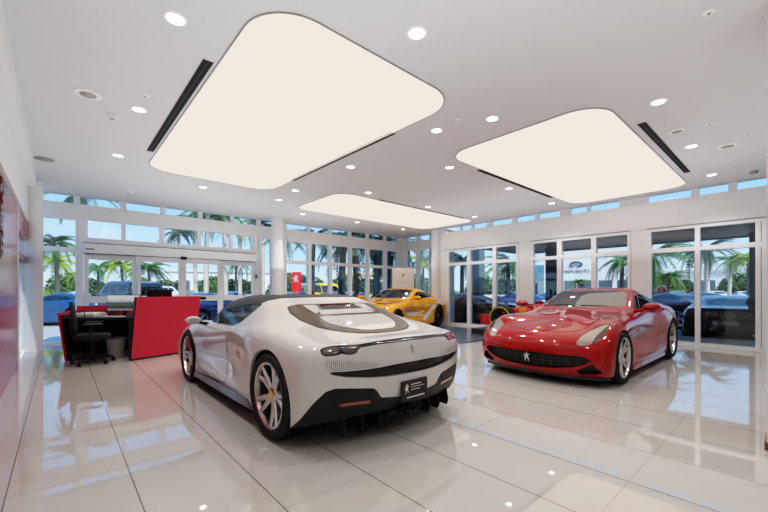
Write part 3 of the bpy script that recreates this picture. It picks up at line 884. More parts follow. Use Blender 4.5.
def side_mirror(car, x, y, z, m, arm_m=None, k=1.0):
    for s in (1, -1):
        mb = MB(); bm = bmesh.new(); bmesh.ops.create_uvsphere(bm, u_segments=16, v_segments=10, radius=1)
        for v in bm.verts:
            c = v.co
            c.x = c.x*.085*k + (.02 if c.x > 0 else -.0); c.y *= .115*k; c.z = c.z*.062*k*(1.1 if c.x < 0 else .9)
            if c.x < -.045: c.x = -.045
        bm.verts.index_update()
        mb.add([v.co[:] for v in bm.verts], [tuple(v.index for v in f.verts) for f in bm.faces]); bm.free()
        mb.xf(Matrix.Translation((x, s*y, z)))
        o = mb.obj('side_mirror', m, car, True)
        MB().tube([(x+.02, s*(y-.22), z-.07),(x+.01, s*(y-.1), z-.035),(x, s*(y-.03), z-.01)], [.03,.022,.03], 10).obj('mirror_arm', arm_m or M_carbon, o, True)
        MB().add([(x-.049, s*y-.06*k, z-.03*k),(x-.049, s*y+.06*k, z-.03*k),(x-.049, s*y+.065*k, z+.026*k),(x-.049, s*y-.065*k, z+.026*k)], [(0,1,2,3)]).obj('mirror_glass', mat('mirror_glass',(180,185,190),.03,metal=1), o)
def arches(b, ax, rad, lim=.62):
    for x, r in zip(ax, rad):
        b.cut(circ(x, r-.005, r+.028), 'arch', lambda c, n: abs(c[1]) > lim and c[2] < .82)
    b.drop('arch')
def wells(b, car, ax, rad, yb=.90):
    for x, r in zip(ax, rad): wheel_well(b, car, x, r+.045, r, .60, yb)

# ------------------------------------------------------------------ white open-top sports car, seen from the rear left
def white_car():
    loc, rz = (2.25, 4.23, 0), PI/2
    car = thing('sports_car', 'white open-top sports car with black roof, seen from its rear', 'sports car', loc, rz)
    P = mat('pearl_white_paint', (200, 195, 192), .35, coat=1, crough=.02, spec=.2, cior=1.75)
    b = Body(NET_SPIDER, .02)
    pm = pixmap(loc, rz, 1)
    def Q(pts, ox, oy, k): return [(ox + x/k, oy + y/k) for x, y in pts]
    arches(b, (1.3, -1.3), (.34, .36))
    left = lambda c, n: c[2] > .78 and c[0] > -.9
    # side glass and black roof frame
    win = [(.50,.838),(.62,.92),(.56,.945),(.36,1.015),(.10,1.055),(-.25,1.088),(-.46,1.096),(-.505,1.085),(-.50,1.05),(-.47,1.0),(-.42,.95),(-.34,.888),(-.22,.855),(.05,.846),(.3,.842)]
    b.cut(poly_sdf(win, [0, 2]), 'side_window', lambda c, n: abs(c[1]) > .5 and c[2] > .8)
    ws = [(1.08,0),(1.05,.3),(.98,.52),(.86,.66),(.70,.655),(.50,.61),(.40,.56),(.40,.3),(.41,0)]
    ws = ws + [(p[0], -p[1]) for p in reversed(ws[1:-1])]
    b.cut(poly_sdf(ws, [0, 1]), 'windscreen', lambda c, n: c[2] > .83)
    roof = [(.86,.80),(.60,.80),(.48,.828),(.48,.84),(.60,.91),(.36,.985),(.0,1.04),(-.25,1.072),(-.46,1.088),(-.52,1.122),(-.60,1.145),(-.62,1.3),(1.2,1.3),(.95,.86)]
    b.cut(poly_sdf(roof, [0, 2]), 'roof', lambda c, n: c[2] > .84)
    # tail: lamp strip, slot, lower diffuser
    rear = lambda c, n: c[0] < -1.6 and n[0] < .25
    strip = Q([(85,170),(100,160),(130,154),(180,150),(250,146),(330,133),(400,123),(500,109),(500,125),(400,140),(330,148),(254,162),(242,184),(215,192),(196,190),(178,186),(160,194),(110,199),(92,192)], 300, 310, 4.27)
    b.cut(pix_poly(pm, strip), 'lamp_strip', rear)
    for lp in ([(93,173),(104,163),(166,156),(168,172),(164,188),(112,195),(98,189)], [(176,157),(246,150),(250,163),(238,182),(214,188),(182,184)]):
        b.cut(pix_poly(pm, Q(smooth_poly(lp, 1), 300, 310, 4.27)), 'tail_lamp', rear, ('lamp_strip',))
    slot_ = Q([(116,266),(180,264),(260,257),(350,244),(410,231),(500,215),(500,263),(430,276),(380,284),(300,290),(200,288),(140,279)], 300, 310, 4.27)
    b.cut(pix_poly(pm, slot_), 'rear_slot', rear)
    perf = Q([(104,222),(130,216),(330,224),(352,236),(260,255),(180,262),(118,264)], 300, 310, 4.27)
    b.cut(pix_poly(pm, perf), 'perforated', rear)
    dif = Q([(-60,520),(0,468),(60,396),(110,350),(150,336),(316,334),(332,348),(346,374),(420,370),(500,362),(500,620),(-60,620)], 300, 310, 4.27)
    b.cut(pix_poly(pm, dif), 'diffuser_skin', lambda c, n: c[0] < -1.45 and c[2] < .6 and abs(c[1]) < .93)
    refl = Q([(160,401),(300,384),(302,397),(168,412)], 300, 310, 4.27)
    b.cut(pix_poly(pm, refl), 'rear_reflector', rear, ('diffuser_skin',))
    # engine cover
    cov = [(-.85,0),(-.85,.44),(-.87,.55),(-1.0,.585),(-1.2,.585),(-1.42,.53),(-1.6,.41),(-1.70,.27),(-1.735,.12),(-1.74,0)]
    cov = cov + [(p[0], -p[1]) for p in reversed(cov[1:-1])]
    top = lambda c, n: c[2] > .8
    b.cut(poly_sdf(cov, [0, 1]), 'cover', top)
    sym = lambda pl: pl + [(p[0], -p[1]) for p in reversed(pl)]
    b.cut(poly_sdf(sym([(-.87,.19),(-1.02,.24)]), [0, 1]), 'rear_window', top, ('cover',))
    b.cut(poly_sdf(sym([(-1.025,.30),(-1.15,.34)]), [0, 1]), 'cover_panel', top, ('cover',))
    b.cut(poly_sdf(sym([(-1.20,.40),(-1.36,.39),(-1.5,.32),(-1.62,.2),(-1.65,.1)]), [0, 1]), 'cover_panel', top, ('cover',))
    for s in (1, -1):
        b.cut(poly_sdf([(-.87,.24*s),(-.88,.40*s),(-1.13,.38*s),(-1.0,.27*s)], [0, 1]), 'cover_panel', top, ('cover',))
    door = [(.93,.80),(.97,.62),(.96,.48),(.90,.33),(.74,.25),(.40,.22),(-.06,.22),(-.19,.28),(-.13,.42),(-.09,.56),(-.10,.70),(-.2,.80),(-.3,.85),(-.25,.862),(.45,.838),(.80,.815)]
    b.cut(poly_sdf(door, [0, 2]), 'door', lambda c, n: abs(c[1]) > .6)
    body = b.part('body', 'body', P, car, thick=.03)
    for s, nm in ((1, 'door'), (-1, 'door')):
        b.part('door', 'door', P, car, cond=lambda c, s=s: c[1]*s > 0)
    for s in (1, -1):
        b.part('side_window', 'side_window', glass_mat('light_car_glass', (205,206,204), .06), car, cond=lambda c, s=s: c[1]*s > 0)
    b.part('windscreen', 'windscreen', glass_mat('light_car_glass'), car)
    b.part('roof', 'roof', mat('roof_black', (15,15,16), .42), car, thick=.03)
    st = b.part('lamp_strip', 'lamp_strip', M_carbon, car, inset=.008)
    for s in (1, -1): b.part('tail_lamp', 'tail_lamp', mat('smoked_tail_lamp', (88, 76, 70), .15, coat=1) if s > 0 else M_redl, car, off=.003, cond=lambda c, s=s: c[1]*s > 0)
    b.part('rear_slot', 'rear_grille', M_carbon, car, inset=.035)
    m = mat('perforated_white', (206, 201, 198), .35)
    nt = m.node_tree; bs = nt.nodes['Principled BSDF']
    tc = nt.nodes.new('ShaderNodeTexCoord'); sp = nt.nodes.new('ShaderNodeSeparateXYZ'); nt.links.new(tc.outputs['Object'], sp.inputs[0])
    def M2(op, a, c=None):
        n = nt.nodes.new('ShaderNodeMath'); n.operation = op
        for i, q in enumerate((a, c)):
            if q is None: continue
            if isinstance(q, (int, float)): n.inputs[i].default_value = q
            else: nt.links.new(q, n.inputs[i])
        return n.outputs[0]
    d2 = M2('MULTIPLY', M2('SINE', M2('MULTIPLY', M2('ADD', sp.outputs['Y'], sp.outputs['Z']), 230)), M2('SINE', M2('MULTIPLY', M2('SUBTRACT', sp.outputs['Y'], sp.outputs['Z']), 230)))
    fac = M2('GREATER_THAN', d2, .25)
    mx = nt.nodes.new('ShaderNodeMix'); mx.data_type = 'RGBA'; mx.inputs['A'].default_value = rgb(206,201,198); mx.inputs['B'].default_value = rgb(40,38,37)
    nt.links.new(fac, mx.inputs['Factor']); nt.links.new(mx.outputs['Result'], bs.inputs['Base Color'])
    for s in (1, -1): b.part('perforated', 'perforated_mesh', m, car, cond=lambda c, s=s: c[1]*s > 0)
    df = b.part('diffuser_skin', 'rear_diffuser', M_satin, car, thick=.03)
    for s in (1, -1): b.part('rear_reflector', 'rear_reflector', mat('amber_red_reflector', (150, 84, 66), .25, coat=1) if s > 0 else mat('amber_reflector', (170, 140, 110), .25, coat=1), car, off=.004, cond=lambda c, s=s: c[1]*s > 0)
    cv = b.part('cover', 'engine_cover', mat('bronze_dark_glass', (84, 72, 58), .2, spec=.35), car, off=.004)
    seams(b, car, [cov[:10]], 'cover_edge', .011, True, 'top', mat('cover_edge_black', (22,19,17), .35))
    seams(b, car, [[(-1.17,0),(-1.17,.36),(-1.3,.47)],[(-.9,.42),(-1.12,.40),(-1.3,.44)],[(-1.68,.1),(-1.66,.2),(-1.5,.36)]], 'cover_line', .012, True, 'top', mat('cover_edge_black'))
    b.part('cover_panel', 'cover_panel', mat('cover_panel_white', (205, 201, 197), .12, coat=1), cv, off=.006)
    b.part('rear_window', 'rear_window', mat('rear_window_black', (26, 18, 18), .06, coat=1), cv, off=.006)
    MB().tube([(-.885,-.19,1.085),(-.885,.19,1.085)], .012, 8).obj('red_light_bar', mat('deep_red_bar', (120, 24, 28), .3), cv)
    seams(b, car, [door[:11]], half=.0035)
    # the sculpted sill below the door
    MB().prism([(.94,.13),(.9,.2),(-.86,.235),(-.93,.15)], .80, .955, 'xz').xf(Matrix.Identity(4)).obj('sill', mat('carbon_blue_reflection', (34, 44, 74), .2, coat=1), car)  # blue reflection is put into the colour of the black carbon
    MB().prism([(.94,.13),(.9,.2),(-.86,.235),(-.93,.15)], -.955, -.80, 'xz').obj('sill', MATS['carbon_blue_reflection'], car)
    # fins under the tail, splitters, exhaust
    for y in (.62, .46, .30, -.30, -.46, -.62):
        MB().prism([(-1.60,.12),(-2.0+abs(y)*.12,.11),(-2.03+abs(y)*.14,.16),(-1.99+abs(y)*.12,.30),(-1.6,.26)], y-.006, y+.006, 'xz').obj('diffuser_fin', M_satin, df)
    MB().bbox(-1.98,-1.6,-.22,.22,.17,.25,.03).obj('diffuser_tunnel', M_dark, df, True)
    for s in (1, -1):
        MB().lathe([(.026,-2.05),(.03,-2.055),(.032,-2.04),(.03,-1.95),(.022,-1.95),(.022,-2.05)], 20, 'x', c=(0, .05*s+.04, .225)).obj('exhaust_pipe', M_rimd, car, True)
    # plate carrier with the dealer card
    h, n = b.hit((-4, .0, .40), (1, 0, 0))
    px = h.x - .012
    pl = MB().bbox(px-.014, px, -.155, .155, .315, .485, .004).obj('number_plate', M_plate_d, car)
    mk = MB(); q = Vector((px-.0155, .095, .42))
    mk.add([(q.x, q.y - p[0]*.075, q.z + p[1]*.085) for p in HORSE], [tuple(range(len(HORSE)))])
    mk.obj('plate_emblem', M_white_mark, pl)
    mk = MB()
    for k, (w0, w1) in enumerate([(.05,-.075),(.05,-.115),(.05,-.06)]):
        zz = .445 - k*.022; mk.box(px-.016, px-.0145, w1, w0, zz, zz+.007)
    mk.box(px-.016, px-.0145, -.12, .10, .338, .352)
    mk.obj('plate_lettering', M_white_mark, pl)
    e = decal(b, HORSE, (-4, 0, .735), (1, 0, 0), .085, (0, -1, 0), (0, 0, 1))
    if e: e.obj('tail_emblem', mat('silver_emblem', (196, 193, 190), .2, metal=.8), car)
    cabin(car, -.7, 1.0, M_leather_d, .62)
    side_mirror(car, .80, 1.0, .86, P, k=.8)
    add_wheels(car, 1.3, -1.3, .34, .36, .245, .305, .955, .968, .262, .272)
    wells(b, car, (1.3, -1.3), (.34, .36))
    underbody(b, car)
    for s in (1,):
        d = MB().bbox(-1.62,-1.60,.943,.953,.46,.56,.003).obj('side_marker', M_redl, car)
    return car
WHITE = white_car()

# ------------------------------------------------------------------ berlinetta body used by the red, the yellow and the dark cars outside
def berlinetta(name, label, loc, rz, P, res=.022, tan=True, group=None, rim=None, hero=True, glass=None):
    car = thing(name, label, 'sports car', loc, rz, group)
    b = Body(NET_BERLINETTA, res)
    arches(b, (1.36, -1.36), (.343, .362))
    up = lambda c, n: c[2] > .85
    ws = [(.50,0),(.47,.25),(.36,.50),(.22,.645),(.02,.60),(-.17,.545),(-.24,.5),(-.26,.25),(-.265,0)]
    b.cut(poly_sdf(ws + [(p[0], -p[1]) for p in reversed(ws[1:-1])], [0, 1]), 'windscreen', up)
    rw = [(-1.12,0),(-1.12,.42),(-1.2,.46),(-1.5,.43),(-1.72,.36),(-1.76,0)]
    b.cut(poly_sdf(rw + [(p[0], -p[1]) for p in reversed(rw[1:-1])], [0, 1]), 'rear_window', up)
    win = [(.20,.928),(.06,1.0),(-.10,1.085),(-.26,1.145),(-.5,1.168),(-.78,1.158),(-.98,1.115),(-1.15,1.05),(-1.22,1.012),(-1.05,.995),(-.7,.975),(-.3,.953)]
    b.cut(poly_sdf(win, [0, 2]), 'side_window', lambda c, n: abs(c[1]) > .5 and c[2] > .9)
    glass = glass or M_glassd
    return car, b, glass
def berlinetta_finish(car, b, P, glass, leather, rim=None, hero=True):
    body = b.part('body', 'body', P, car, thick=.025)
    b.part('windscreen', 'windscreen', glass_mat('reflective_car_glass', (176,168,152), .3) if hero else glass, car); b.part('rear_window', 'rear_window', M_glassb, car)
    for s in (1, -1): b.part('side_window', 'side_window', M_glassb if hero else glass, car, cond=lambda c, s=s: c[1]*s > 0)
    if hero:
        door = [(.72,.80),(.74,.60),(.70,.40),(.60,.26),(-.35,.24),(-.52,.34),(-.6,.60),(-.66,.80),(-.70,.93)]
        seams(b, car, [door], half=.0035)
    cabin(car, -1.1, .45, leather, .16, z=.86)
    side_mirror(car, .38, 1.02, .985, P, P)
    add_wheels(car, 1.36, -1.36, .343, .362, .255, .315, .95, .968, .262, .262, 5, rim)
    wells(b, car, (1.36, -1.36), (.343, .362))
    underbody(b, car)
def red_car():
    loc, rz = (6.95, 2.45, 0), PI
    P = paint('rosso_red_paint', (150, 2, 9), .3)
    car, b, gl = berlinetta('sports_car', 'red front-engined sports car facing the camera, with tan seats', loc, rz, P, .02)
    pm = pixmap(loc, rz, 1)
    def Q(pts, ox=470, oy=270, k=3.491): return [(ox + x/k, oy + y/k) for x, y in pts]
    front = lambda c, n: c[0] > 1.3
    lamp = Q([(369,258),(374,246),(388,230),(415,212),(450,196),(480,187),(492,188),(482,208),(462,234),(436,254),(404,264),(380,265)])
    b.cut(pix_poly(pm, lamp), 'headlamp', lambda c, n: c[0] > 1.2 and abs(c[1]) > .4)
    dk = Q([(425,252),(440,232),(462,212),(490,187),(500,190),(482,212),(462,238),(438,258)])
    b.cut(pix_poly(pm, dk), 'lamp_dark', front, ('headlamp',))
    # grille mouth: right half of the photo outline, mirrored
    gr = Q([(190,281),(250,289),(300,295),(360,300),(400,305),(424,318),(398,331),(360,340),(300,343),(250,340),(190,332)])
    b.cut(pix_poly(pm, gr), 'grille', lambda c, n: c[0] > 1.5 and c[2] < .6)
    ink = Q([(372,353),(424,329),(464,360),(446,366),(388,368)])
    b.cut(pix_poly(pm, ink), 'corner_intake', lambda c, n: c[0] > 1.5 and c[2] < .5)
    hood = [(1.93,0),(1.90,.28),(1.80,.46),(1.55,.60),(1.25,.66),(.9,.66),(.55,.66),(.40,.60),(.50,.3),(.53,0)]
    hd = hood + [(p[0], -p[1]) for p in reversed(hood[1:-1])]
    b.cut(poly_sdf(hd, [0, 1]), 'bonnet', lambda c, n: c[2] > .6)
    door = [(.72,.86),(.74,.60),(.70,.40),(.60,.26),(-.35,.24),(-.52,.34),(-.6,.60),(-.66,.80),(-.70,.935),(-.3,.945),(.3,.90)]
    b.cut(poly_sdf(door, [0, 2]), 'door', lambda c, n: abs(c[1]) > .6)
    b.part('bonnet', 'bonnet', P, car)
    for s in (1, -1): b.part('door', 'door', P, car, cond=lambda c, s=s: c[1]*s > 0)
    berlinetta_finish(car, b, P, gl, M_leather_t)
    seams(b, car, [hood], 'panel_gap', .0035, True, 'top')
    for s in (1, -1):
        h = b.part('headlamp', 'headlamp', mat('lamp_lens', (158, 150, 140), .12, metal=.35, coat=1), car, inset=.006, cond=lambda c, s=s: c[1]*s > 0)
        b.part('lamp_dark', 'lamp_surround', mat('lamp_dark', (46, 42, 40), .15, coat=1), h, inset=.006, cond=lambda c, s=s: c[1]*s > 0)
        b.part('corner_intake', 'corner_intake', M_satin, car, inset=.05, cond=lambda c, s=s: c[1]*s > 0)
    g = b.part('grille', 'grille', mat('grille_black', (12, 12, 13), .5), car, inset=.06)
    v, f = [], []
    tree = b.bvh()
    def bars(line):
        out, nn = [], []
        for p in line:
            h, n = b.hit((4, p[0], p[1]), (-1, 0, 0))
            if h is not None: out.append(h - Vector((.03, 0, 0))); nn.append(Vector((1, 0, 0)))
        if len(out) > 1:
            vv, ff = ribbon(out, .003, nn); o = len(v); v.extend(vv); f.extend([tuple(i+o for i in x) for x in ff])
    gpts = [p for fc, r in zip(b.f, b.r) if r == 'grille' for p in (b.v[i] for i in fc)]
    def zr(y):
        zz = [p[2] for p in gpts if abs(p[1]-y) < .025]
        return (min(zz), max(zz)) if zz else None
    for k in range(-7, 8):
        y = k*.1; r = zr(y)
        if r: bars([(y, r[0] + (r[1]-r[0])*t) for t in np.linspace(0, 1, 6)])
    for t in (.25, .5, .75):
        ln = []
        for y in np.linspace(-.72, .72, 40):
            r = zr(y)
            if r: ln.append((y, r[0] + (r[1]-r[0])*t))
        bars(ln)
    MB().add(v, f).obj('grille_bars', mat('grille_bar', (92, 90, 90), .35, metal=.7), g)
    e = decal(b, HORSE, (4, 0, .335), (-1, 0, 0), .135, (0, 1, 0), (0, 0, 1))
    if e: e.xf(Matrix.Translation((.006,0,0))).obj('grille_emblem', M_chrome, car)
    sh = decal(b, [(-.4,.5),(.4,.5),(.42,.1),(.25,-.3),(0,-.5),(-.25,-.3),(-.42,.1)], (1.83, 0, 3), (0,0,-1), .07, (0,1,0), (1,0,0))
    if sh: sh.obj('bonnet_badge', M_yel, car)
    # chin spoiler and sill blades
    pts = [(2.03,0),(2.0,.42),(1.86,.80),(1.72,.89)]
    poly = pts + [(1.6,.84),(1.7,.7),(1.8,.3),(1.82,0)]
    full = [(p[0]+.03, p[1]) for p in pts] + poly[4:]
    full = full + [(p[0], -p[1]) for p in reversed(full[1:-1])]
    mb = MB(); n = len(full)
    outer = [(2.05,0),(2.02,.42),(1.88,.80),(1.74,.90),(1.66,.86),(1.72,.70),(1.83,.40),(1.86,0)]
    outer = outer + [(p[0], -p[1]) for p in reversed(outer[1:-1])]
    mb.prism(outer, .095, .125, 'xy').obj('front_splitter', M_carbon, car)
    for s in (1, -1):
        MB().prism([(.95,.14),(.9,.175),(-.9,.185),(-.98,.14),(-.9,.11),(.9,.11)], min(s*.86,s*.925), max(s*.86,s*.925), 'xz').obj('sill', P, car)
    for s in (1, -1):
        MB().tube([(.44,.05*s,.985),(.40,.3*s,.985),(.36,.55*s if s>0 else -.6,.965)], .008, 6).obj('wiper', M_satin, car)
    return car, b
RED, RED_B = red_car()
# ------------------------------------------------------------------ yellow car on the turntable
def disc_platform():
    t = thing('turntable_platform', 'dark grey round display turntable under the yellow car', 'platform', (7.45,7.5,0))
    MB().lathe([(0,.022),(2.36,.022)],72).obj('platform_top', mat('turntable_grey',(92,94,100),.22,noise=.1,nscale=3), t)
    MB().lathe([(2.36,.022),(2.4,.018),(2.41,0)],72).obj('rim', mat('turntable_rim',(60,60,64),.3), t, True)
disc_platform()
def yellow_car():
    loc, rz = (7.98, 8.52, .022), PI+.28
    P = paint('giallo_yellow_paint', (232, 160, 8), .25)
    car, b, gl = berlinetta('sports_car', 'yellow sports car with white flank stripes on the round turntable', loc, rz, P, .028)
    pm = pixmap(loc, rz, 1)
    Q = lambda pts: [(340+x/6.4, 280+y/6.4) for x, y in pts]
    fl = lambda c, n: c[1] > .35 and c[2] < 1.0
    for st in ([(418,205),(500,206),(545,188),(528,208),(480,226),(425,224)], [(602,152),(618,165),(585,205),(545,262),(530,250),(562,200)]):
        b.cut(pix_poly(pm, Q(st), 1), 'stripe', fl)
    lamp = [(2.02,.56),(1.93,.57),(1.64,.68),(1.53,.78),(1.6,.79),(1.9,.76),(2.0,.66)]
    b.cut(poly_sdf(lamp + [], [0, 1]), 'headlamp', lambda c, n: c[1] > 0 and c[2] > .45)
    b.cut(poly_sdf([(x, -y) for x, y in lamp], [0, 1]), 'headlamp', lambda c, n: c[1] < 0 and c[2] > .45)
    gr = [(-.72,.34),(-.6,.42),(0,.42),(.6,.42),(.72,.34),(.6,.25),(0,.21),(-.6,.25)]
    b.cut(poly_sdf(gr, [1, 2]), 'grille', lambda c, n: c[0] > 1.6)
    vent = [(1.35,.18),(1.30,.48),(1.20,.50),(1.22,.2)]
    for s in (1, -1): b.cut(poly_sdf([(x, y*s) for x, y in vent], [0, 1]), 'vent', lambda c, n: c[2] > .7)
    berlinetta_finish(car, b, P, gl, M_leather_d, rim=M_rimd)
    for s in (1, -1): b.part('stripe', 'flank_stripe', paint('stripe_white', (232, 228, 220)), car, cond=lambda c, s=s: (c[0]+.25)*s > 0)
    for s in (1, -1):
        b.part('headlamp', 'headlamp', mat('lamp_lens', (158,150,140), .12, metal=.35, coat=1), car, inset=.005, cond=lambda c, s=s: c[1]*s > 0)
        b.part('vent', 'bonnet_vent', M_satin, car, inset=.02, cond=lambda c, s=s: c[1]*s > 0)
    b.part('grille', 'grille', MATS['grille_black'], car, inset=.05)
yellow_car()

# ------------------------------------------------------------------ red single seater by the right windows
def loft(secs, n=16, e=2.6):
    """rounded-box sections (x, y, half width, z low, z high)"""
    mb = MB(); v = []
    for (x, yc, w, z0, z1) in secs:
        for k in range(n):
            a = 2*PI*k/n; c, s = math.cos(a), math.sin(a)
            cx = math.copysign(abs(c) ** (2/e), c); cz = math.copysign(abs(s) ** (2/e), s)
            v.append((x, yc + w*cx, (z0+z1)/2 + (z1-z0)/2*cz))
    f = [(i*n+k, i*n+(k+1) % n, (i+1)*n+(k+1) % n, (i+1)*n+k) for i in range(len(secs)-1) for k in range(n)]
    f += [tuple(reversed(range(n))), tuple((len(secs)-1)*n+k for k in range(n))]
    return mb.add(v, f)
def single_seater():
    R = paint('racing_red', (196, 18, 24)); 
    MBp = thing('display_plinth', 'low dark plinth under the red open-wheel racing car', 'platform', (9.5,3.98,0))
    MB().bbox(-.85,.85,-1.7,2.1,0,.17,.02).obj('plinth_top', mat('plinth_grey',(52,52,55),.4), MBp)
    t = thing('racing_car', 'red open-wheel racing car on a plinth between the red sports car and the right windows', 'racing car', (9.5,3.86,.17), PI/2)
    # local x forward, front axle at +1.3
    b = loft([(1.78,0,.06,.34,.44),(1.6,0,.11,.33,.53),(1.3,0,.16,.26,.60),(.8,0,.24,.16,.68),(.35,0,.30,.10,.74),(.1,0,.33,.10,.66),(-.2,0,.36,.10,.62),(-.5,0,.46,.08,.62),(-.85,0,.40,.08,.58),(-1.15,0,.25,.10,.5),(-1.4,0,.14,.14,.42)], 20).obj('body', R, t, True)
    loft([(-.02,0,.10,.70,.86),(.02,0,.15,.66,.98),(-.15,0,.16,.62,1.0),(-.5,0,.14,.58,.94),(-.8,0,.09,.52,.82),(-1.2,0,.04,.45,.6)][1:], 16).obj('engine_cover', R, t, True)
    for s in (1, -1):
        loft([(.25,.5*s,.16,.12,.5),(.1,.55*s,.2,.1,.54),(-.5,.55*s,.2,.1,.5),(-.75,.45*s,.14,.1,.36),(-.85,.38*s,.06,.1,.24)], 14).obj('side_pod', R, t, True)
        mm = MB().bbox(.42,.5,.42*s-.07,.42*s+.07,.74,.81,.02); o = mm.obj('mirror', R, t, True)
        MB().tube([(.46,.25*s,.66),(.46,.42*s,.76)], .012, 6).obj('mirror_arm', M_satin, o)
    loft([(.33,0,.20,.70,.725),(.2,0,.24,.66,.73),(-.05,0,.24,.66,.74)], 14).obj('cockpit', M_satin, t, True)
    MB().tube([(.42,0,.74),(.40,.12,.84),(.1,.25,.86),(-.1,.24,.86)], .022, 8).tube([(.42,0,.74),(.40,-.12,.84),(.1,-.25,.86),(-.1,-.24,.86)], .022, 8).obj('head_guard', M_satin, t, True)
    w = MB().bbox(1.62,1.86,-.85,.85,.18,.205,.008).bbox(1.72,1.80,-.14,.14,.19,.40,.01)
    for s in (1, -1): w.bbox(1.6,1.9,.85*s-.012,.85*s+.012,.14,.40,.005)
    w.obj('front_wing', R, t)
    w = MB().bbox(-1.5,-1.25,-.48,.48,.70,.73,.008).bbox(-1.45,-1.3,-.48,.48,.60,.62,.006)
    for s in (1, -1): w.bbox(-1.55,-1.2,.48*s-.012,.48*s+.012,.40,.76,.005)
    w.obj('rear_wing', R, t)
    for s in (1, -1):
        a = MB()
        for z in (.24,.46): a.tube([(1.15,.15*s,z),(1.3,.6*s,z-.03)], .014, 6).tube([(1.5,.12*s,z),(1.3,.6*s,z-.03)], .014, 6)
        a.obj('suspension_arms', M_satin, t)
        a = MB()
        for z in (.2,.4): a.tube([(-.85,.2*s,z),(-1.05,.6*s,z)], .016, 6).tube([(-1.25,.15*s,z),(-1.05,.6*s,z)], .016, 6)
        a.obj('suspension_arms', M_satin, t)
    for x, hw, z in ((1.02,.05,.52),(.62,.065,.56)):
        for s in (1, -1):
            yy = (.225 if x > .9 else .275)
            MB().bbox(x-.09,x+.09,s*yy-.012,s*yy+.012,z-.07,z+.06,.004).obj('sponsor_patch', M_yel, t)
    ring = mat('tyre_yellow_band', (210, 190, 60), .6)
    for (x, W) in ((1.3,.34),(-1.05,.40)):
        for s in (1, -1):
            ty, rim, disc, cap = wheel_meshes(.335, W, .2, 7, None)
            o = ty.obj('wheel', M_tyre, t, True, ang=.9); o.location = (x, s*(.80-W/2+.1), .335); o.rotation_euler = (0,0,0 if s == 1 else PI)
            rim.obj('wheel_rim', M_rimd, o, True, ang=.6)
            MB().lathe([(.275,W/2*1.03),(.298,W/2*1.02)],40,'y').obj('tyre_band', ring, o)
single_seater()

# ------------------------------------------------------------------ reception desk, chair, desk things
M_redpanel = mat('red_laminate', (200, 52, 76), .4)
M_edge = mat('black_edge', (20, 19, 20), .4)
M_top = mat('black_worktop', (20, 21, 23), .5)
def slab(p0, p1, th, z0, z1, lean=(0,0)):
    """upright panel from p0 to p1, thickness to the left of the direction"""
    d = Vector((p1[0]-p0[0], p1[1]-p0[1], 0)).normalized(); n = Vector((-d.y, d.x, 0)) * th
    v = []
    for z in (z0, z1):
        o = Vector((lean[0], lean[1], 0)) * ((z-z0)/(z1-z0))
        for p, q in ((p0,0),(p1,0),(p1,1),(p0,1)):
            v.append(tuple(Vector((p[0],p[1],z)) + o + n*q))
    return MB().add(v, [(0,3,2,1),(4,5,6,7),(0,1,5,4),(1,2,6,5),(2,3,7,6),(3,0,4,7)])
dk = thing('reception_desk', 'black reception desk with tall red front panel by the entrance doors', 'desk', (1.0,8.6,0))
def dput(mb, name, m, parent=None):
    mb.v = [(x-1.0, y-8.6, z) for x, y, z in mb.v] if parent is None else mb.v
    return mb.obj(name, m, dk if parent is None else parent)
fp = dput(slab((.93,7.71),(2.06,8.055),.035,.03,1.115,(.085,.026)), 'front_panel', M_redpanel)
e = slab((.915,7.715),(2.095,8.075),.05,.005,.04); dput(e, 'panel_base', M_edge)
e = slab((.915,7.72),(.935,7.726),.05,.03,1.115,(.085,.026)); dput(e, 'panel_edge', M_edge)
e = slab((.94,7.75),(2.05,8.09),.03,.02,1.10,(.085,.026)); dput(e, 'inner_panel', M_edge)
lp = slab((.09,8.47),(.36,9.5),.03,.0,.84,(-.10,.02)); dput(lp, 'left_panel', M_redpanel)
lp = slab((.115,8.475),(.38,9.49),-.03,.0,.80,(-.097,.02)); dput(lp, 'left_lining', M_edge)
mb = MB().prism([(-.02,8.66),(.2,8.4),(.62,8.12),(.96,8.0),(1.1,7.93),(2.0,8.2),(1.75,9.35),(.3,9.52)], .70, .74); dput(mb, 'worktop', M_top)
mb = slab((.30,9.0),(1.25,8.68),.03,.05,.70); dput(mb, 'modesty_panel', mat('black_panel',(16,16,18),.6))
mb = slab((.25,9.52),(1.75,9.36),.03,.02,.92); dput(mb, 'back_screen', M_redpanel)
mb = MB().bbox(1.02,1.4,8.1,8.55,.08,.62,.01); dput(mb, 'pedestal', mat('grey_pedestal',(66,66,68),.45))
mb = MB()
for x, y in ((.95,8.02),(.99,8.0)): mb.tube([(x,y,0),(x,y,.7)], .02, 8)
dput(mb, 'desk_leg', mat('grey_leg',(70,70,72),.4))
M_screen = mat('screen_picture', (70, 84, 92), .12, coat=.6)
nt = M_screen.node_tree; bs = nt.nodes['Principled BSDF']
tc = nt.nodes.new('ShaderNodeTexCoord'); sp = nt.nodes.new('ShaderNodeSeparateXYZ'); nt.links.new(tc.outputs['Generated'], sp.inputs[0])
nz = nt.nodes.new('ShaderNodeTexNoise'); nz.inputs['Scale'].default_value = 14; nt.links.new(tc.outputs['Generated'], nz.inputs['Vector'])
ma = nt.nodes.new('ShaderNodeMath'); ma.operation = 'MULTIPLY_ADD'; ma.inputs[1].default_value = .5; nt.links.new(nz.outputs['Fac'], ma.inputs[0]); nt.links.new(sp.outputs['Z'], ma.inputs[2])
cr = nt.nodes.new('ShaderNodeValToRGB'); el = cr.color_ramp.elements
el[0].position = .3; el[0].color = rgb(150,152,150); el[1].position = 1.0; el[1].color = rgb(206,216,218)
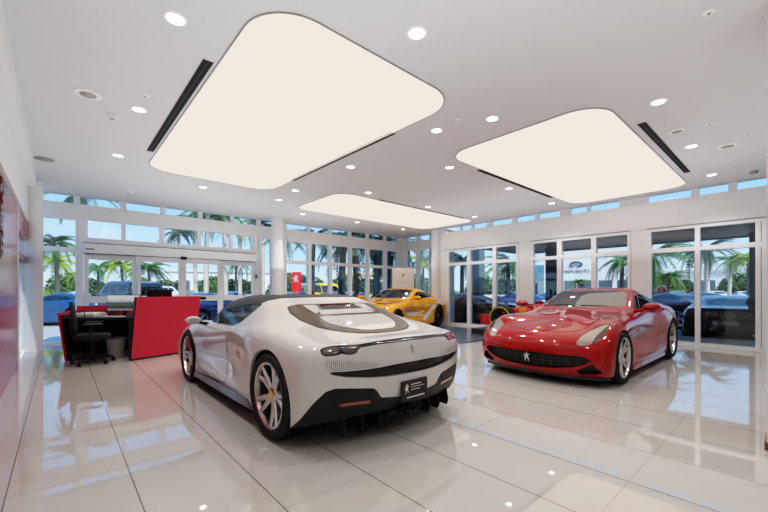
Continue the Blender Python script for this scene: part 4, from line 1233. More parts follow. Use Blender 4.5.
for p_, c_ in ((.45,(52,62,60)),(.62,(92,112,104)),(.75,(64,84,84)),(.85,(176,190,192))):
    k = el.new(p_); k.color = rgb(*c_)
nt.links.new(ma.outputs[0], cr.inputs['Fac']); nt.links.new(cr.outputs['Color'], bs.inputs['Base Color'])
nt.links.new(cr.outputs['Color'], bs.inputs['Emission Color']); bs.inputs['Emission Strength'].default_value = .35
def monitor(name, label, loc, rz, w, h, back=False, zc=.3):
    t = thing(name, label, 'monitor', loc, rz)
    MB().bbox(-.018,.018,-w/2,w/2,zc-h/2,zc+h/2,.006).obj('housing', M_black, t)
    MB().box(-.0205,-.018,-w/2+.012,w/2-.012,zc-h/2+.015,zc+h/2-.012).obj('screen', M_screen, t)
    MB().bbox(.0,.035,-.03,.03,.0,zc,.006).obj('stand', M_black, t)
    MB().bbox(-.09,.11,-.12,.12,0,.014,.005).obj('base', M_black, t)
    return t
monitor('computer_monitor', 'computer monitor standing on the worktop left of the red panel', (.93,8.62,.74), math.radians(52), .62, .32, zc=.25)
monitor('computer_monitor', 'black monitor just showing over the top edge of the red front panel', (1.52,8.62,.74), math.radians(260), .44, .3, zc=.36)
t = thing('keyboard', 'flat white keyboard below the desk monitor', 'keyboard', (.74,8.42,.74), math.radians(47))
MB().bbox(-.07,.07,-.2,.2,0,.016,.005).obj('case', mat('white_plastic',(226,224,220),.4), t)
mb = MB()
for i in range(4):
    for j in range(12): mb.box(-.055+i*.028,-.032+i*.028,-.185+j*.031,-.159+j*.031,.015,.02)
mb.obj('keys', mat('key_grey',(205,204,202),.5), t)
t = thing('paper_tray', 'cream tray of papers on the left of the worktop', 'tray', (.42,8.82,.74), .9)
MB().bbox(-.17,.17,-.2,.2,0,.06,.01).obj('tray_body', mat('cream_card',(226,214,196),.6), t)
MB().bbox(-.15,.15,-.17,.17,.06,.075,.003).obj('papers', mat('paper',(236,232,224),.7), t)
t = thing('document_box', 'red file box leaning behind the keyboard on the desk', 'box', (.78,8.95,.74), .7)
MB().bbox(-.05,.05,-.14,.14,0,.12,.006).obj('box_body', mat('red_card',(184,30,40),.5), t)
MB().bbox(-.052,.052,-.142,.142,.12,.135,.004).obj('lid', mat('red_card_dark',(150,24,34),.5), t)
t = thing('pen', 'thin dark pen standing upright beside the cream tray', 'pen', (.33,8.62,.74))
MB().tube([(0,0,0),(.01,0,.13)], .006, 8).obj('barrel', M_black, t)
MB().tube([(.01,0,.13),(.011,0,.15)], .004, 8).obj('tip', M_chrome, t)

t = thing('waste_bin', 'pale grey waste bin under the worktop behind the chair', 'bin', (.78,8.36,0))
MB().lathe([(0,.005),(.125,.005),(.155,.36),(.148,.36),(.12,.012)], 28).obj('bin_body', mat('bin_grey',(168,164,158),.5), t, True, ang=.6)
MB().lathe([(.156,.345),(.163,.35),(.163,.368),(.147,.368)], 28).obj('rim', mat('bin_rim',(120,118,114),.5), t, True)
def office_chair(loc, rz):
    t = thing('office_chair', 'black office swivel chair with armrests in front of the reception desk', 'chair', loc, rz)
    t.scale = (.95,.95,.95)
    mb = MB()
    hub = MB().lathe([(0,.08),(.04,.08),(.045,.13),(.028,.14),(.028,.3),(.02,.3),(.02,.43),(0,.43)], 16).obj('column', M_black, t, True, ang=.6)
    for k in range(5):
        a = 2*PI*k/5 + .35; c, s = math.cos(a), math.sin(a)
        o = MB().tube([(0,0,.11),(.15*c,.15*s,.105),(.31*c,.31*s,.075)], [.028,.024,.016], 8).obj('base_arm', M_black, t, True)
        MB().lathe([(0,-.022),(.028,-.022),(.03,0),(.028,.022),(0,.022)], 16, 'y').xf(Matrix.Translation((.31*c,.31*s,.03)) @ Matrix.Rotation(a+.5,4,'Z')).obj('caster', M_dark, o, True, ang=.6)
    st = loft([(-.24,0,.19,.47,.53),(-.2,0,.235,.44,.54),(0,0,.25,.43,.535),(.18,0,.245,.43,.535),(.26,0,.21,.44,.51)], 18, 3.5).obj('seat', mat('charcoal_fabric',(34,34,38),.8,noise=.2,nscale=60), t, True)
    MB().bbox(-.12,.12,-.1,.1,.40,.44,.01).obj('tilt_mechanism', M_black, t)
    mb = loft([(0,0,.20,-.02,.02),(.06,0,.225,-.025,.025),(.3,0,.23,-.02,.03),(.5,0,.21,-.02,.025),(.56,0,.17,-.015,.02)], 18, 3.5)
    mb.v = [(z, y, x) for x, y, z in mb.v]
    M = Matrix.Translation((-.23,0,.55)) @ Matrix.Rotation(-.13,4,'Y')
    mb.xf(M).obj('backrest', mat('black_mesh',(30,31,34),.7,noise=.3,nscale=120), t, True)
    MB().tube([(-.1,0,.42),(-.24,0,.44),(-.285,0,.56),(-.30,0,.8)], .022, 8).obj('back_support', M_black, t, True)
    for s in (1, -1):
        a = MB().tube([(.02,.22*s,.45),(.0,.3*s,.46),(-.03,.31*s,.6),(.0,.3*s,.70)], .018, 8).obj('arm_post', M_black, t, True)
        MB().bbox(-.13,.14,.3*s-.045,.3*s+.045,.70,.73,.012).obj('arm_pad', mat('grey_pad',(70,72,76),.55), a, True)
office_chair((.42,7.92,0), -.1)

# ------------------------------------------------------------------ white display board in the far corner
t = thing('display_board', 'white display board with a small yellow shield in the far corner', 'sign', (10.2,10.38,0), math.radians(-45))
MB().bbox(-.43,.43,-.03,.03,.03,2.12,.01).obj('board', mat('board_white',(226,218,212),.5), t)
MB().bbox(-.45,.45,-.12,.12,0,.035,.01).obj('foot', mat('board_foot',(180,176,170),.4), t)
mb = MB(); mb.add([(x*.085, -.033, 1.82+z*.1) for x, z in [(-.45,.6),(.45,.6),(.45,.1),(.25,-.35),(0,-.6),(-.25,-.35),(-.45,.1)]], [tuple(range(7))])
sh = mb.obj('shield', mat('shield_gold',(176,160,60),.4), t)
mb = MB(); mb.add([(p[0]*.055, -.035, 1.82+p[1]*.085) for p in HORSE], [tuple(range(len(HORSE)))]); mb.obj('shield_emblem', M_black, sh)
mb = MB()
for k, (a, w) in enumerate([(-.19,.05),(-.13,.07),(-.05,.04),(0,.06),(.07,.05),(.13,.06)]): mb.box(a, a+w*.8, -.034, -.031, 1.515, 1.532)
mb.obj('lettering', mat('grey_letter',(170,165,160),.5), t)
# ------------------------------------------------------------------ outside
GZ = -.14
M_asph = mat('parking_asphalt', (168, 168, 168), .85, noise=.12, nscale=.6)
M_walk = mat('concrete_walk', (206, 202, 196), .8, noise=.06, nscale=1)
mb = MB(); mb.add([(-160,-60,GZ),(200,-60,GZ),(200,200,GZ),(-160,200,GZ)], [(0,1,2,3)]); struct('ground', mb, M_asph)
struct('sidewalk', MB().box(-9,11.2,YW+.2,YW+2.0,GZ,-.03).box(11.9,13.2,-8,YW+2.0,GZ,-.05), M_walk)
M_grass = mat('lawn_green', (96, 124, 62), .9, noise=.35, nscale=3)
def lawn(px0, px1, d0, d1):
    v = [at(px0,d0,GZ+.05), at(px1,d0,GZ+.05), at(px1,d1,GZ+.05), at(px0,d1,GZ+.05)]
    return v
for k, (a, b, d0, d1) in enumerate([(-120,275,30,36),(280,440,27,33),(445,760,38,44),(640,800,24,26)]):
    mb = MB(); mb.add(lawn(a,b,d0,d1), [(0,1,2,3)]); o = mb.obj('lawn_strip', M_grass); o['kind'] = 'structure'
# canopy along the right front
M_can = mat('canopy_soffit', (46, 40, 44), .5)
nt = M_can.node_tree; bs = nt.nodes['Principled BSDF']
tc = nt.nodes.new('ShaderNodeTexCoord'); sp = nt.nodes.new('ShaderNodeSeparateXYZ'); nt.links.new(tc.outputs['Object'], sp.inputs[0])
wv = nt.nodes.new('ShaderNodeMath'); wv.operation = 'MULTIPLY'; wv.inputs[1].default_value = 2.6; nt.links.new(sp.outputs['X'], wv.inputs[0])
wf = nt.nodes.new('ShaderNodeMath'); wf.operation = 'FRACT'; nt.links.new(wv.outputs[0], wf.inputs[0])
cr = nt.nodes.new('ShaderNodeValToRGB'); cr.color_ramp.interpolation = 'CONSTANT'
el = cr.color_ramp.elements; el[0].color = rgb(44,40,46); el[1].position = .62; el[1].color = rgb(112,88,88)
k_ = el.new(.8); k_.color = rgb(70,44,46)
nt.links.new(wf.outputs[0], cr.inputs['Fac']); nt.links.new(cr.outputs['Color'], bs.inputs['Base Color'])
cn = thing('entrance_canopy', None, None); cn['kind'] = 'structure'
MB().box(10.72,15.4,-8,8.4,2.86,3.05).obj('soffit', M_can, cn)
MB().box(15.4,15.5,-8,8.4,2.82,3.1).obj('fascia', mat('fascia_grey',(150,138,138),.5), cn)
M_colx = mat('teal_column', (84, 110, 122), .5)
for i, (x, y) in enumerate([(14.2,9.62),(14.4,6.3),(15.0,.70)]):
    o = MB().bbox(x-.22,x+.22,y-.22,y+.22,GZ,2.86 if y < 8.4 else 3.4,.01).obj('canopy_column', M_colx); o['kind'] = 'structure'

# palms ------------------------------------------------------------
def frond_mesh(L, droop, seed, nl=16, wide=.42):
    rd = random.Random(seed); v = []; f = []
    pts = []
    for i in range(nl+1):
        t = i/nl
        pts.append(Vector((L*t*(1-.12*t*droop), 0, L*(.42*t - (.42+.55*droop)*t*t))))
    mb = MB(); mb.tube(pts[::3] + [pts[-1]], [.03]*len(pts[::3]) + [.006], 4)
    v = mb.v; f = mb.f
    for i in range(2, nl+1):
        p = pts[i]; t = i/nl; ln = wide * L * (.5 + .5*math.sin(PI*min(1, t*1.1))) * (.55 + .45*(1-t))
        tg = (pts[min(i+1, nl)] - pts[i-1]).normalized()
        for s in (-1, 1):
            d = (Vector((0, s, 0)) + tg*.9 + Vector((0, 0, -.55-rd.random()*.4))).normalized() * ln * rd.uniform(.8, 1.1)
            w = tg * (.05*L/2.2)
            o = len(v); m = p + d*.55 + Vector((0,0,.06*ln))
            v += [tuple(p-w), tuple(p+w), tuple(m+w*.9), tuple(m-w*.9), tuple(p+d)]
            f += [(o,o+1,o+2,o+3), (o+3,o+2,o+4)]
    return v, f
def crown_mesh(name, n, L, seed, up=.9):
    rd = random.Random(seed); mb = MB()
    for k in range(n):
        fv, ff = frond_mesh(L*rd.uniform(.85,1.1), rd.uniform(.7,1.5), seed*50+k)
        el = rd.uniform(-.55, up); M = Matrix.Rotation(2*PI*k/n*2.618+rd.random(), 4, 'Z') @ Matrix.Rotation(-el, 4, 'Y')
        o = len(mb.v); mb.v += [tuple(M @ Vector(p)) for p in fv]; mb.f += [tuple(i+o for i in q) for q in ff]
    me = bpy.data.meshes.new(name); me.from_pydata(mb.v, [], mb.f); me.update(); return me
M_leafA = mat('palm_leaf_green', (74, 112, 56), .55, noise=.45, nscale=1.5)
M_leafB = mat('palm_leaf_yellow', (150, 168, 62), .55, noise=.4, nscale=1.5)
M_leafC = mat('palm_leaf_dark', (42, 76, 62), .55, noise=.4, nscale=1.5)  # darker leaf copy, shade near the building is put into its colour
M_trunkW = mat('pale_palm_trunk', (198, 190, 178), .8, noise=.2, nscale=4)
M_trunkD = mat('grey_palm_trunk', (104, 98, 92), .85, noise=.3, nscale=4)
M_trunkS = mat('shaded_palm_trunk', (56, 62, 70), .85, noise=.3, nscale=4)  # trunk copy with the shade put into its colour
crowns = []
for k in range(3):
    me = crown_mesh('palm_crown', 20, 2.2, k+1); me.materials.append(M_leafA); crowns.append(me)
def palm(label, px, d, h, scale=1.0, leaf=None, trunk=None, k=0, lean=0.0, r=.15):
    x, y, _ = at(px, d); t = thing('palm_tree', label, 'tree', (x, y, GZ), random.uniform(0, 6), group='palms around the parking lot')
    tr = MB()
    pts = [(lean*u*u*1.2, 0, h*u) for u in np.linspace(0, 1, 7)]
    tr.tube(pts, [r*1.35, r*1.1, r, r, r*.95, r*.9, r*.8], 10).obj('trunk', trunk or M_trunkD, t, True)
    c = bpy.data.objects.new('crown', crowns[k % 3]); COL.objects.link(c); c.parent = t; c.location = (lean*1.2, 0, h); c.scale = (scale*.72,)*3
    if leaf: c.material_slots[0].link = 'OBJECT'; c.material_slots[0].material = leaf
    return t
def hz(py, d): return CAMH + (HOR-py)*d/FPX - GZ
PALMS = [
 ('bright green palm seen through the tall window right of the left column',58,24,244,1.15,M_leafA,M_trunkD),
 ('low yellow-green palm below the taller palm by the left column',57,27,262,1.1,M_leafB,M_trunkD),
 ('palm whose fronds reach the clerestory beside the left column',81,16,196,.9,M_leafA,M_trunkW),
 ('yellow-green bushy palm above the dark off-roader behind the door',123,34,266,1.3,M_leafB,M_trunkD),
 ('small green palm behind the left door leaf, left of the dark off-roader',98,40,268,1.3,M_leafA,M_trunkD),
 ('spiky green palm above the red panel in the second door leaf',150,28,270,1.15,M_leafA,M_trunkD),
 ('green palm crown standing alone in the transom light over the doors',181,24,234,.85,M_leafC,M_trunkW),
 ('royal palm with white trunk in the third door leaf',206,20,212,.9,M_leafA,M_trunkW),
 ('second white-trunk palm just left of the royal palm',196,26,222,.9,M_leafA,M_trunkW),
 ('palm with hanging fronds over the fourth door leaf',226,22,218,1.0,M_leafA,M_trunkW),
 ('palm right of the fourth door leaf with yellowish fronds',240,25,228,1.0,M_leafB,M_trunkW),
 ('thin palm in the narrow pane beside the doors',263,24,224,.95,M_leafC,M_trunkW),
 ('distant palm low in the fourth door leaf',236,45,264,1.3,M_leafA,M_trunkD),
 ('palm left of the red banner whose fronds hang into the pane',281,20,240,.9,M_leafA,M_trunkD),
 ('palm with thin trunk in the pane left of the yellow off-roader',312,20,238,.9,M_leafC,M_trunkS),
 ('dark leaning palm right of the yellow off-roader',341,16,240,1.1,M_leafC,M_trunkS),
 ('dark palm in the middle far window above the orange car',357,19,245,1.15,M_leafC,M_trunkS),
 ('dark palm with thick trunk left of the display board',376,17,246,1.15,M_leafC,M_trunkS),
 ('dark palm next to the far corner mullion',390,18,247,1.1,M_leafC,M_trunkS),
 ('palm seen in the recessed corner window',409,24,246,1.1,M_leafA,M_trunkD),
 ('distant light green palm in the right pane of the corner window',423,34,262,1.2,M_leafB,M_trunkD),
 ('palm behind the first right storefront pane',462,22,262,1.0,M_leafC,M_trunkS),
 ('palm with broad crown in the third right storefront pane',508,21,266,1.05,M_leafA,M_trunkS),
 ('small palm before the white dealership building',581,40,283,.8,M_leafA,M_trunkD),
 ('palm with drooping green fronds beside the white dealership building',621,24,261,1.15,M_leafA,M_trunkD),
 ('large palm at the left of the right-hand bay, fronds toward the post',653,19,258,1.15,M_leafA,M_trunkS),
 ('palm low behind the navy coupe in the right bay',668,36,278,1.2,M_leafA,M_trunkD),
 ('white-trunk palm standing left behind the black coupe',696,24,252,.95,M_leafA,M_trunkW),
 ('white-trunk palm above the roof of the black coupe',707,22,250,.95,M_leafC,M_trunkW),
 ('slim white-trunk palm right of the pair above the black coupe',729,30,262,1.0,M_leafA,M_trunkW),
 ('yellowish palm by the last right-hand mullion',749,26,258,.95,M_leafB,M_trunkD),
 ('palm seen through the left glass beside the column',14,30,262,1.2,M_leafA,M_trunkD),
 ('palm past the entrance in the leftmost glass strip',20,22,240,1.0,M_leafA,M_trunkD),
]
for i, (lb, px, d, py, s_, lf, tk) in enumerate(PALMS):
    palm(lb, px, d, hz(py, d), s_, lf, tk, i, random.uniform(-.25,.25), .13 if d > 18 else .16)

# shrubs and far trees -----------------------------------------------
def leaf_cloud(seed, n=900):
    rd = random.Random(seed); v = []; f = []
    for k in range(n):
        while True:
            p = Vector((rd.uniform(-1,1), rd.uniform(-1,1), rd.uniform(0,1)))
            if .35 < p.x*p.x+p.y*p.y+p.z*p.z < 1: break
        a = Vector((rd.gauss(0,1), rd.gauss(0,1), rd.gauss(0,.6))).normalized()*.12; b2 = a.cross(Vector((rd.gauss(0,1), rd.gauss(0,1), rd.gauss(0,1)))).normalized()*.05
        o = len(v); v += [tuple(p-a), tuple(p+b2), tuple(p+a), tuple(p-b2)]; f.append((o,o+1,o+2,o+3))
    me = bpy.data.meshes.new('foliage'); me.from_pydata(v, [], f); me.update(); return me
clouds = [leaf_cloud(k) for k in range(2)]
for c in clouds: c.materials.append(mat('shrub_green', (88,120,66), .7, noise=.4, nscale=1.2))
M_shrD = mat('tree_dark_green', (58, 88, 58), .7, noise=.4, nscale=1.2)
M_shrY = mat('shrub_yellow_green', (138, 156, 74), .7, noise=.4, nscale=1.2)
def shrub(name, label, cat, px, d, w, h, m=None, z0=0.0, grp=None):
    x, y, _ = at(px, d)
    t = thing(name, label, cat, (x, y, GZ), random.uniform(0,6), grp)
    c = bpy.data.objects.new('foliage', clouds[int(px) % 2]); COL.objects.link(c); c.parent = t; c.location = (0,0,z0); c.scale = (w/2, w/2, h)
    MB().tube([(0,0,0),(0,0,max(.3,z0+.3*h))], .08, 6).obj('stem', M_trunkD, t)
    if m: c.material_slots[0].link = 'OBJECT'; c.material_slots[0].material = m
places = [('beside the left column',47,38),('behind the blue coupe at the left',70,44),('left of the dark off-roader',88,50),('behind the dark off-roader',112,55),('over the dark off-roader roof',140,60),('behind the red panel',166,58),('left of the royal palm',190,52),('behind the royal palm',214,56),('in the fourth door leaf',238,50),('beside the narrow pane',262,46),
          ('left of the red banner',288,44),('right of the red banner',306,40),('behind the yellow off-roader',328,48),('behind the blue hatchback',346,50),('behind the orange car',364,46),('beside the display board',384,44),('in the corner window',410,42),('right of the corner window mullion',424,50),
          ('behind the first storefront pane',456,46),('behind the second storefront pane',482,52),('behind the third storefront pane',506,50),('behind the post of the first bay',522,56),('behind the maroon car',664,52),('behind the navy coupe',678,54),('behind the black coupe',712,50),('right of the black coupe',742,46),('past the last mullion',762,44),('in the leftmost glass',12,40)]
for i, (wh, px, d) in enumerate(places):
    tall = i % 3
    shrub('broadleaf_tree' if tall else 'shrub', ('leafy green tree ' if tall == 1 else 'dark green tree ' if tall == 2 else 'low yellow-green shrub ') + wh, 'tree' if tall else 'shrub', px, d, 5.0 if tall else 3.6, (2.6 if tall == 1 else 2.1) if tall else 1.3, [M_shrY, None, M_shrD][tall], .9 if tall else 0, 'trees beyond the parking lot')

# buildings ------------------------------------------------------------
def facing(name, label, cat, px, d, kind=None):
    x, y, _ = at(px, d); r = ray(px); a = math.atan2(r[1], r[0])
    return thing(name, label, cat, (x, y, GZ), a - PI/2)      # local -y faces the camera, local x to the right
M_bw = mat('building_white', (226, 226, 224), .7)
M_bwin = mat('building_window', (92, 104, 112), .2, coat=.5)
b = facing('dealership_building', 'white flat-roofed dealership building with a dark oval logo', 'building', 590, 62)
MB().bbox(-7.2,9,0,14,0,9.2,.05).obj('wall', M_bw, b)
MB().bbox(-7.4,9.2,-.2,14,8.9,9.3,.03).obj('parapet', mat('parapet_grey',(205,206,206),.6), b)
for k in range(6):
    MB().box(-6.5+k*2.6,-4.6+k*2.6,-.06,.02,.4,3.0).obj('window', M_bwin, b)
lm = mat('logo_dark', (52, 56, 62), .5)
mb = MB(); pts = []
for a in np.linspace(-PI*.34, PI*1.34, 40):
    pts.append((.9*math.cos(a), -.1, 5.75 + .42*math.sin(a)))
mb.tube(pts, [.08+.07*abs(math.cos((i/39-.5)*PI)) for i in range(40)], 6)
mb.tube([pts[0], (.06,-.1,5.78)], [.09,.03], 6).tube([pts[-1], (-.06,-.1,5.78)], [.09,.03], 6)
mb.v = [(x-2.1, y, z) for x, y, z in mb.v]
mb.obj('logo', lm, b)
tm = text_mb('INFINITI', .78, 1.45, .03)
tm.v = [(x-2.1, -.08-zz, 4.55+y) for x, y, zz in tm.v]
tm.obj('lettering', lm, b)
b = facing('low_building', 'low white building with a pale green roof left of the dealership', 'building', 516, 70)
MB().bbox(-7.5,5,0,8,0,3.6,.05).obj('wall', M_bw, b)
mb = MB(); mb.add([(-8,-.8,3.5),(5.5,-.8,3.5),(5.5,4,6.3),(-8,4,6.3)], [(0,1,2,3)]); mb.obj('roof', mat('pale_green_roof',(178,204,186),.6), b)
for k in range(4): MB().box(-6.5+k*2.8,-4.6+k*2.8,-.06,.02,.5,2.7).obj('window', M_bwin, b)
b = facing('low_building', 'low white building behind the white-trunk palms at the right', 'building', 690, 70)
MB().bbox(-14,12,0,9,0,5.0,.05).obj('wall', M_bw, b)
MB().bbox(-14.2,12.2,-.3,9,4.7,5.2,.03).obj('parapet', mat('parapet_grey',(205,206,206),.6), b)
for k in range(7): MB().box(-12+k*3.3,-9.6+k*3.3,-.06,.02,.5,3.2).obj('window', M_bwin, b)
b = facing('low_building', 'pale building beyond the parking lot behind the fourth door leaf', 'building', 228, 80)
MB().bbox(-12,9,0,9,0,5.4,.05).obj('wall', mat('building_pale',(214,216,216),.7), b)
MB().bbox(-12.2,9.2,-.3,9,5.2,5.7,.03).obj('parapet', mat('parapet_grey',(205,206,206),.6), b)
for k in range(5): MB().box(-10+k*3.6,-7.4+k*3.6,-.06,.02,1,3.4).obj('window', M_bwin, b)
b = facing('low_building', 'cream building between the dark palms in the far window', 'building', 362, 75)
MB().bbox(-5,6,0,9,0,4.6,.05).obj('wall', mat('building_cream',(228,214,176),.7), b)
MB().bbox(-5.2,6.2,-.3,9,4.4,4.9,.03).obj('roof', mat('roof_tan',(196,170,130),.6), b)
for k in range(3): MB().box(-4+k*3.2,-1.9+k*3.2,-.06,.02,1,3.0).obj('window', M_bwin, b)
# red banner
b = facing('banner_sign', 'upright red banner with a white emblem outside the far windows', 'sign', 296.5, 20)
MB().bbox(-.26,.26,-.03,.03,1.3,2.36,.01).obj('banner', mat('banner_red',(236,40,44),.45), b)
MB().tube([(0,0,0),(0,0,1.32)], .05, 8).obj('pole', mat('pole_grey',(150,150,150),.5), b)
mb = MB(); mb.add([(p[0]*.42, -.036, 1.98+p[1]*.46) for p in HORSE], [tuple(range(len(HORSE)))]); mb.obj('banner_emblem', M_white_mark, b)
# street lamps
for px, d, py, lb in [(131,46,262,'white lamp post behind the dark off-roader'),(247,50,250,'lamp post in the fourth door leaf'),(690,60,255,'lamp post left of the white-trunk palms')]:
    b = facing('street_lamp', lb, 'lamp post', px, d)
    h = hz(py, d); MB().tube([(0,0,0),(0,0,h)], [.12,.07], 8).obj('pole', mat('pole_grey',(150,150,150),.5), b)
    MB().bbox(-.5,.5,-.15,.15,h,h+.12,.03).obj('lamp_head', M_bw, b)

# ------------------------------------------------------------------ cars outside
def car_family(net, ax, rad, wins, yo, res=.055):
    b = Body(net, res)
    for x, r in zip(ax, rad): b.cut(circ(x, r-.01, r+.05), 'arch', lambda c, n: abs(c[1]) > .62 and c[2] < 1.0)
    b.drop('arch')
    for poly, axs, cond in wins: b.cut(poly_sdf(poly, axs), 'glass', cond)
    lamps = [(.52,.62),(.78,.60),(.80,.74),(.55,.72)]
    return b
def make_out(name, b, ax, rad, yo, lampz, xr, xf, plate=True):
    """a prototype: children of a hidden-less root that is used as the first copy"""
    t = thing(name, None, 'car')
    b.part('body', 'body', mat('fleet_paint', (60,90,150), .3, coat=1), t)
    b.part('glass', 'windows', M_glassb, t)
    add_wheels(t, ax[0], ax[1], rad[0], rad[1], .23, .25, yo, yo, rad[0]*.72, rad[1]*.72, 5, M_rim, False)
    for x, r in zip(ax, rad): wheel_well(b, t, x, r+.05, r, .58, yo-.04)
    underbody(b, t)
    for s in (1, -1):
        h, n = b.hit((-6, .66*s, lampz), (1,0,0))
        if h is not None:
            MB().lathe([(0,-.02),(.075,-.02),(.085,0),(.085,.06)], 18, 'x', c=(h.x, .66*s, lampz)).obj('tail_lamp', M_redl, t, True)
        h, n = b.hit((6, .66*s, lampz-.15), (-1,0,0))
        if h is not None:
            MB().bbox(h.x-.16,h.x+.012,.66*s-.13,.66*s+.13,lampz-.2,lampz-.1,.03).obj('headlamp', mat('lamp_lens', (158,150,140), .12, metal=.35, coat=1), t, True)
    h, n = b.hit((-6, 0, .55), (1,0,0))
    MB().bbox(h.x-.02,h.x+.01,-.26,.26,.49,.61,.004).obj('number_plate', mat('plate_grey',(150,150,148),.4), t)
    for s in (1, -1):
        MB().tube([(xr+.12,.55*s,.26),(xr-.02,.55*s,.26)], .05, 12).obj('exhaust_pipe', M_chrome, t, True)
    side_mirror(t, xf, 1.0, lampz+.2, mat('fleet_paint', (60,90,150)))
    return t
# coupe
wsB = [(.50,0),(.47,.25),(.36,.50),(.22,.645),(.02,.60),(-.17,.545),(-.24,.5),(-.26,.25),(-.265,0)]
rwB = [(-1.12,0),(-1.12,.42),(-1.2,.46),(-1.5,.43),(-1.72,.36),(-1.76,0)]
mir = lambda q: q + [(p[0], -p[1]) for p in reversed(q[1:-1])]
sdB = [(.20,.928),(.06,1.0),(-.10,1.085),(-.26,1.145),(-.5,1.168),(-.78,1.158),(-.98,1.115),(-1.15,1.05),(-1.22,1.012),(-1.05,.995),(-.7,.975),(-.3,.953)]
cb = car_family(NET_BERLINETTA, (1.36,-1.36), (.343,.362), [(mir(wsB),[0,1],lambda c,n: c[2]>.85),(mir(rwB),[0,1],lambda c,n: c[2]>.85),(sdB,[0,2],lambda c,n: abs(c[1])>.5 and c[2]>.9)], .96, .05)
COUPE = make_out('parked_coupe', cb, (1.36,-1.36), (.343,.362), .955, .80, -2.2, .38)
# tall off-roader / pickup shapes
def boxnet(st, w, belt):
    """st: (x, z bonnet-or-roof, half width of that top)"""
    out = []
    for i, (x, zt, tw, kind) in enumerate(st):
        zb = min(belt, zt-.03)
        rows = [(w*.95,.30),(w*.985,.42),(w,.62),(w*.99,zb-.16),(w*.965,zb-.03),(w*.93,zb+.01),(tw,max(zb+.015,zt-.07)),(tw*.6,zt-.01),(0,zt)]
        if kind == 'c': rows = [(r[0]*0, r[1]) for r in rows]
        elif kind == 'm': rows = [(r[0]*.55, r[1]) for r in rows]
        elif kind == 'k': rows = [(r[0]*.93, r[1]) for r in rows]
        off = {'c': 0, 'm': 0, 'k': 0}.get(kind, 0)
        out.append([(x + (0 if kind not in 'cmk' else (0.05*(4-abs(j-3.5)) if x > 0 else -.05*(4-abs(j-3.5)))*.4), r[0], r[1]) for j, r in enumerate(rows)])
    return out
suv = boxnet([(2.2,1.02,.7,'c'),(2.19,1.02,.7,'m'),(2.12,1.04,.72,'k'),(1.9,1.08,.74,''),(1.4,1.1,.74,''),(.95,1.12,.76,''),(.72,1.2,.76,''),(.25,1.72,.72,''),(-.4,1.8,.72,''),(-1.2,1.8,.72,''),(-1.8,1.77,.70,''),(-2.05,1.7,.68,''),(-2.16,1.6,.68,'k'),(-2.2,1.58,.68,'m'),(-2.22,1.58,.68,'c')], .95, 1.12)
sb = car_family(suv, (1.4,-1.4), (.38,.38), [([(.55,-.66),(.62,0),(.55,.66),(.32,.62),(.32,-.62)],[0,1],lambda c,n: c[2]>1.2),([(.30,1.22),(.1,1.6),(-.35,1.66),(-.35,1.22)],[0,2],lambda c,n: abs(c[1])>.5),([(-.45,1.22),(-.45,1.66),(-1.1,1.66),(-1.1,1.22)],[0,2],lambda c,n: abs(c[1])>.5),([(-1.2,1.22),(-1.2,1.65),(-1.85,1.6),(-1.9,1.25)],[0,2],lambda c,n: abs(c[1])>.5),([(-.55,1.2),(.55,1.2),(.5,1.5),(-.5,1.5)],[1,2],lambda c,n: c[0]<-2.0)], .96, .06)
SUV = make_out('parked_off_roader', sb, (1.4,-1.4), (.38,.38), .955, .95, -2.15, .75)
used = {}
def park(proto, label, px, d, heading, col, group=None, z=GZ, s=1.0, glass=None):
    key = proto.name
    t = proto if key not in used else dup(proto)
    used[key] = 1
    x, y, _ = at(px, d); t.location = (x, y, z); t.rotation_euler = (0,0,heading); t.scale = (s,s,s)
    tag(t, label, 'car', 'cars parked outside')
    pm_ = mat('fleet_%d_%d_%d' % col, col, .25, coat=1)
    for c in t.children:
        if c.name.split('.')[0] in ('body','side_mirror'):
            c.material_slots[0].link = 'OBJECT'; c.material_slots[0].material = pm_
    return t
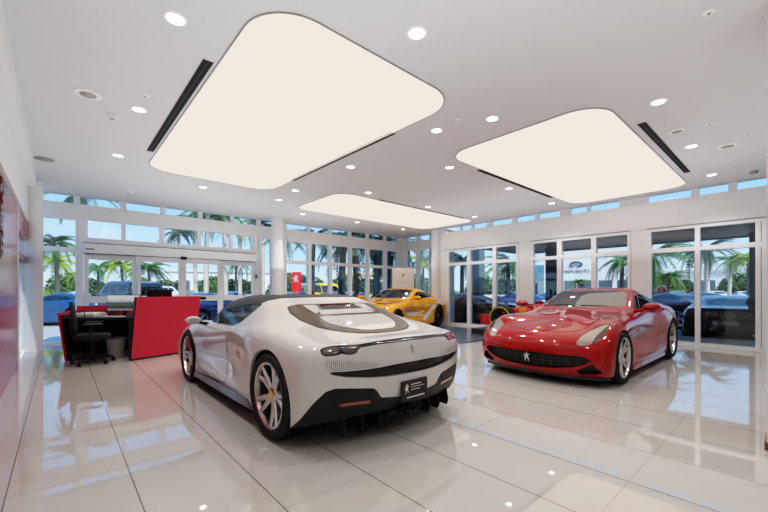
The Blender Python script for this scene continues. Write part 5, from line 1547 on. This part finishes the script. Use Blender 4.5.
CARS = [
 (COUPE,'black coupe parked with its tail to the right-hand window',727,11.4,.08,(13,14,17),-.2),
 (COUPE,'navy coupe parked behind the red sports car by the window',660,14.5,1.1,(19,31,48),GZ),
 (COUPE,'blue coupe beyond the navy coupe in the right bay',690,20,1.0,(33,66,99),GZ),
 (COUPE,'bright blue coupe at the far end of the right windows',455,16.2,-1.35,(44,100,160),GZ),
 (COUPE,'dark grey coupe directly behind the racing car',482,15.0,-1.3,(36,38,42),GZ),
 (COUPE,'deep blue coupe behind the racing car in the third pane',508,19.5,2.2,(27,53,110),GZ),
 (COUPE,'light blue coupe left of the red car windscreen',541,20,2.3,(37,86,125),GZ),
 (SUV,'dark blue tall off-roader right behind the entrance doors',124,18.5,1.9,(27,33,43),GZ),
 (COUPE,'blue coupe in front of the doors, seen through the lower glass',214,13.6,.45,(22,66,112),GZ),
 (COUPE,'blue coupe behind the left column',52,14.8,2.6,(25,69,116),GZ),
 (SUV,'yellow off-roader with white roof beyond the far windows',328,24,.1,(236,196,20),GZ),
 (COUPE,'orange-red coupe beyond the middle far window',356,20,.6,(214,64,30),GZ),
 (COUPE,'blue coupe between the yellow off-roader and the orange car',340,22,.4,(25,56,99),GZ),
 (COUPE,'dark blue car below the red banner',303,19,.4,(22,36,59),GZ),
 (COUPE,'red coupe seen through the leftmost glass',6,15,1.9,(170,20,30),GZ),
 (SUV,'maroon off-roader far behind the navy coupe',655,40,.4,(110,40,44),GZ),
 (COUPE,'grey car far behind, right of the maroon off-roader',674,38,.5,(110,112,116),GZ),
 (COUPE,'pale blue car far behind the fourth door leaf',240,30,.3,(150,176,204),GZ),
 (COUPE,'light blue car far behind the royal palm',203,30,.3,(67,100,125),GZ),
 (COUPE,'white car far away left of the dark off-roader',85,36,.3,(220,222,224),GZ),
 (COUPE,'silver car far away above the black coupe',742,36,.4,(190,192,194),GZ),
 (COUPE,'white car far away behind the slim palms',715,40,.4,(222,222,222),GZ),
 (SUV,'white van-like car far away in the second door leaf',168,42,.3,(210,212,214),GZ),
]
for (pr, lb, px, d, hd, col, z) in CARS: park(pr, lb, px, d, hd, col, None, z)
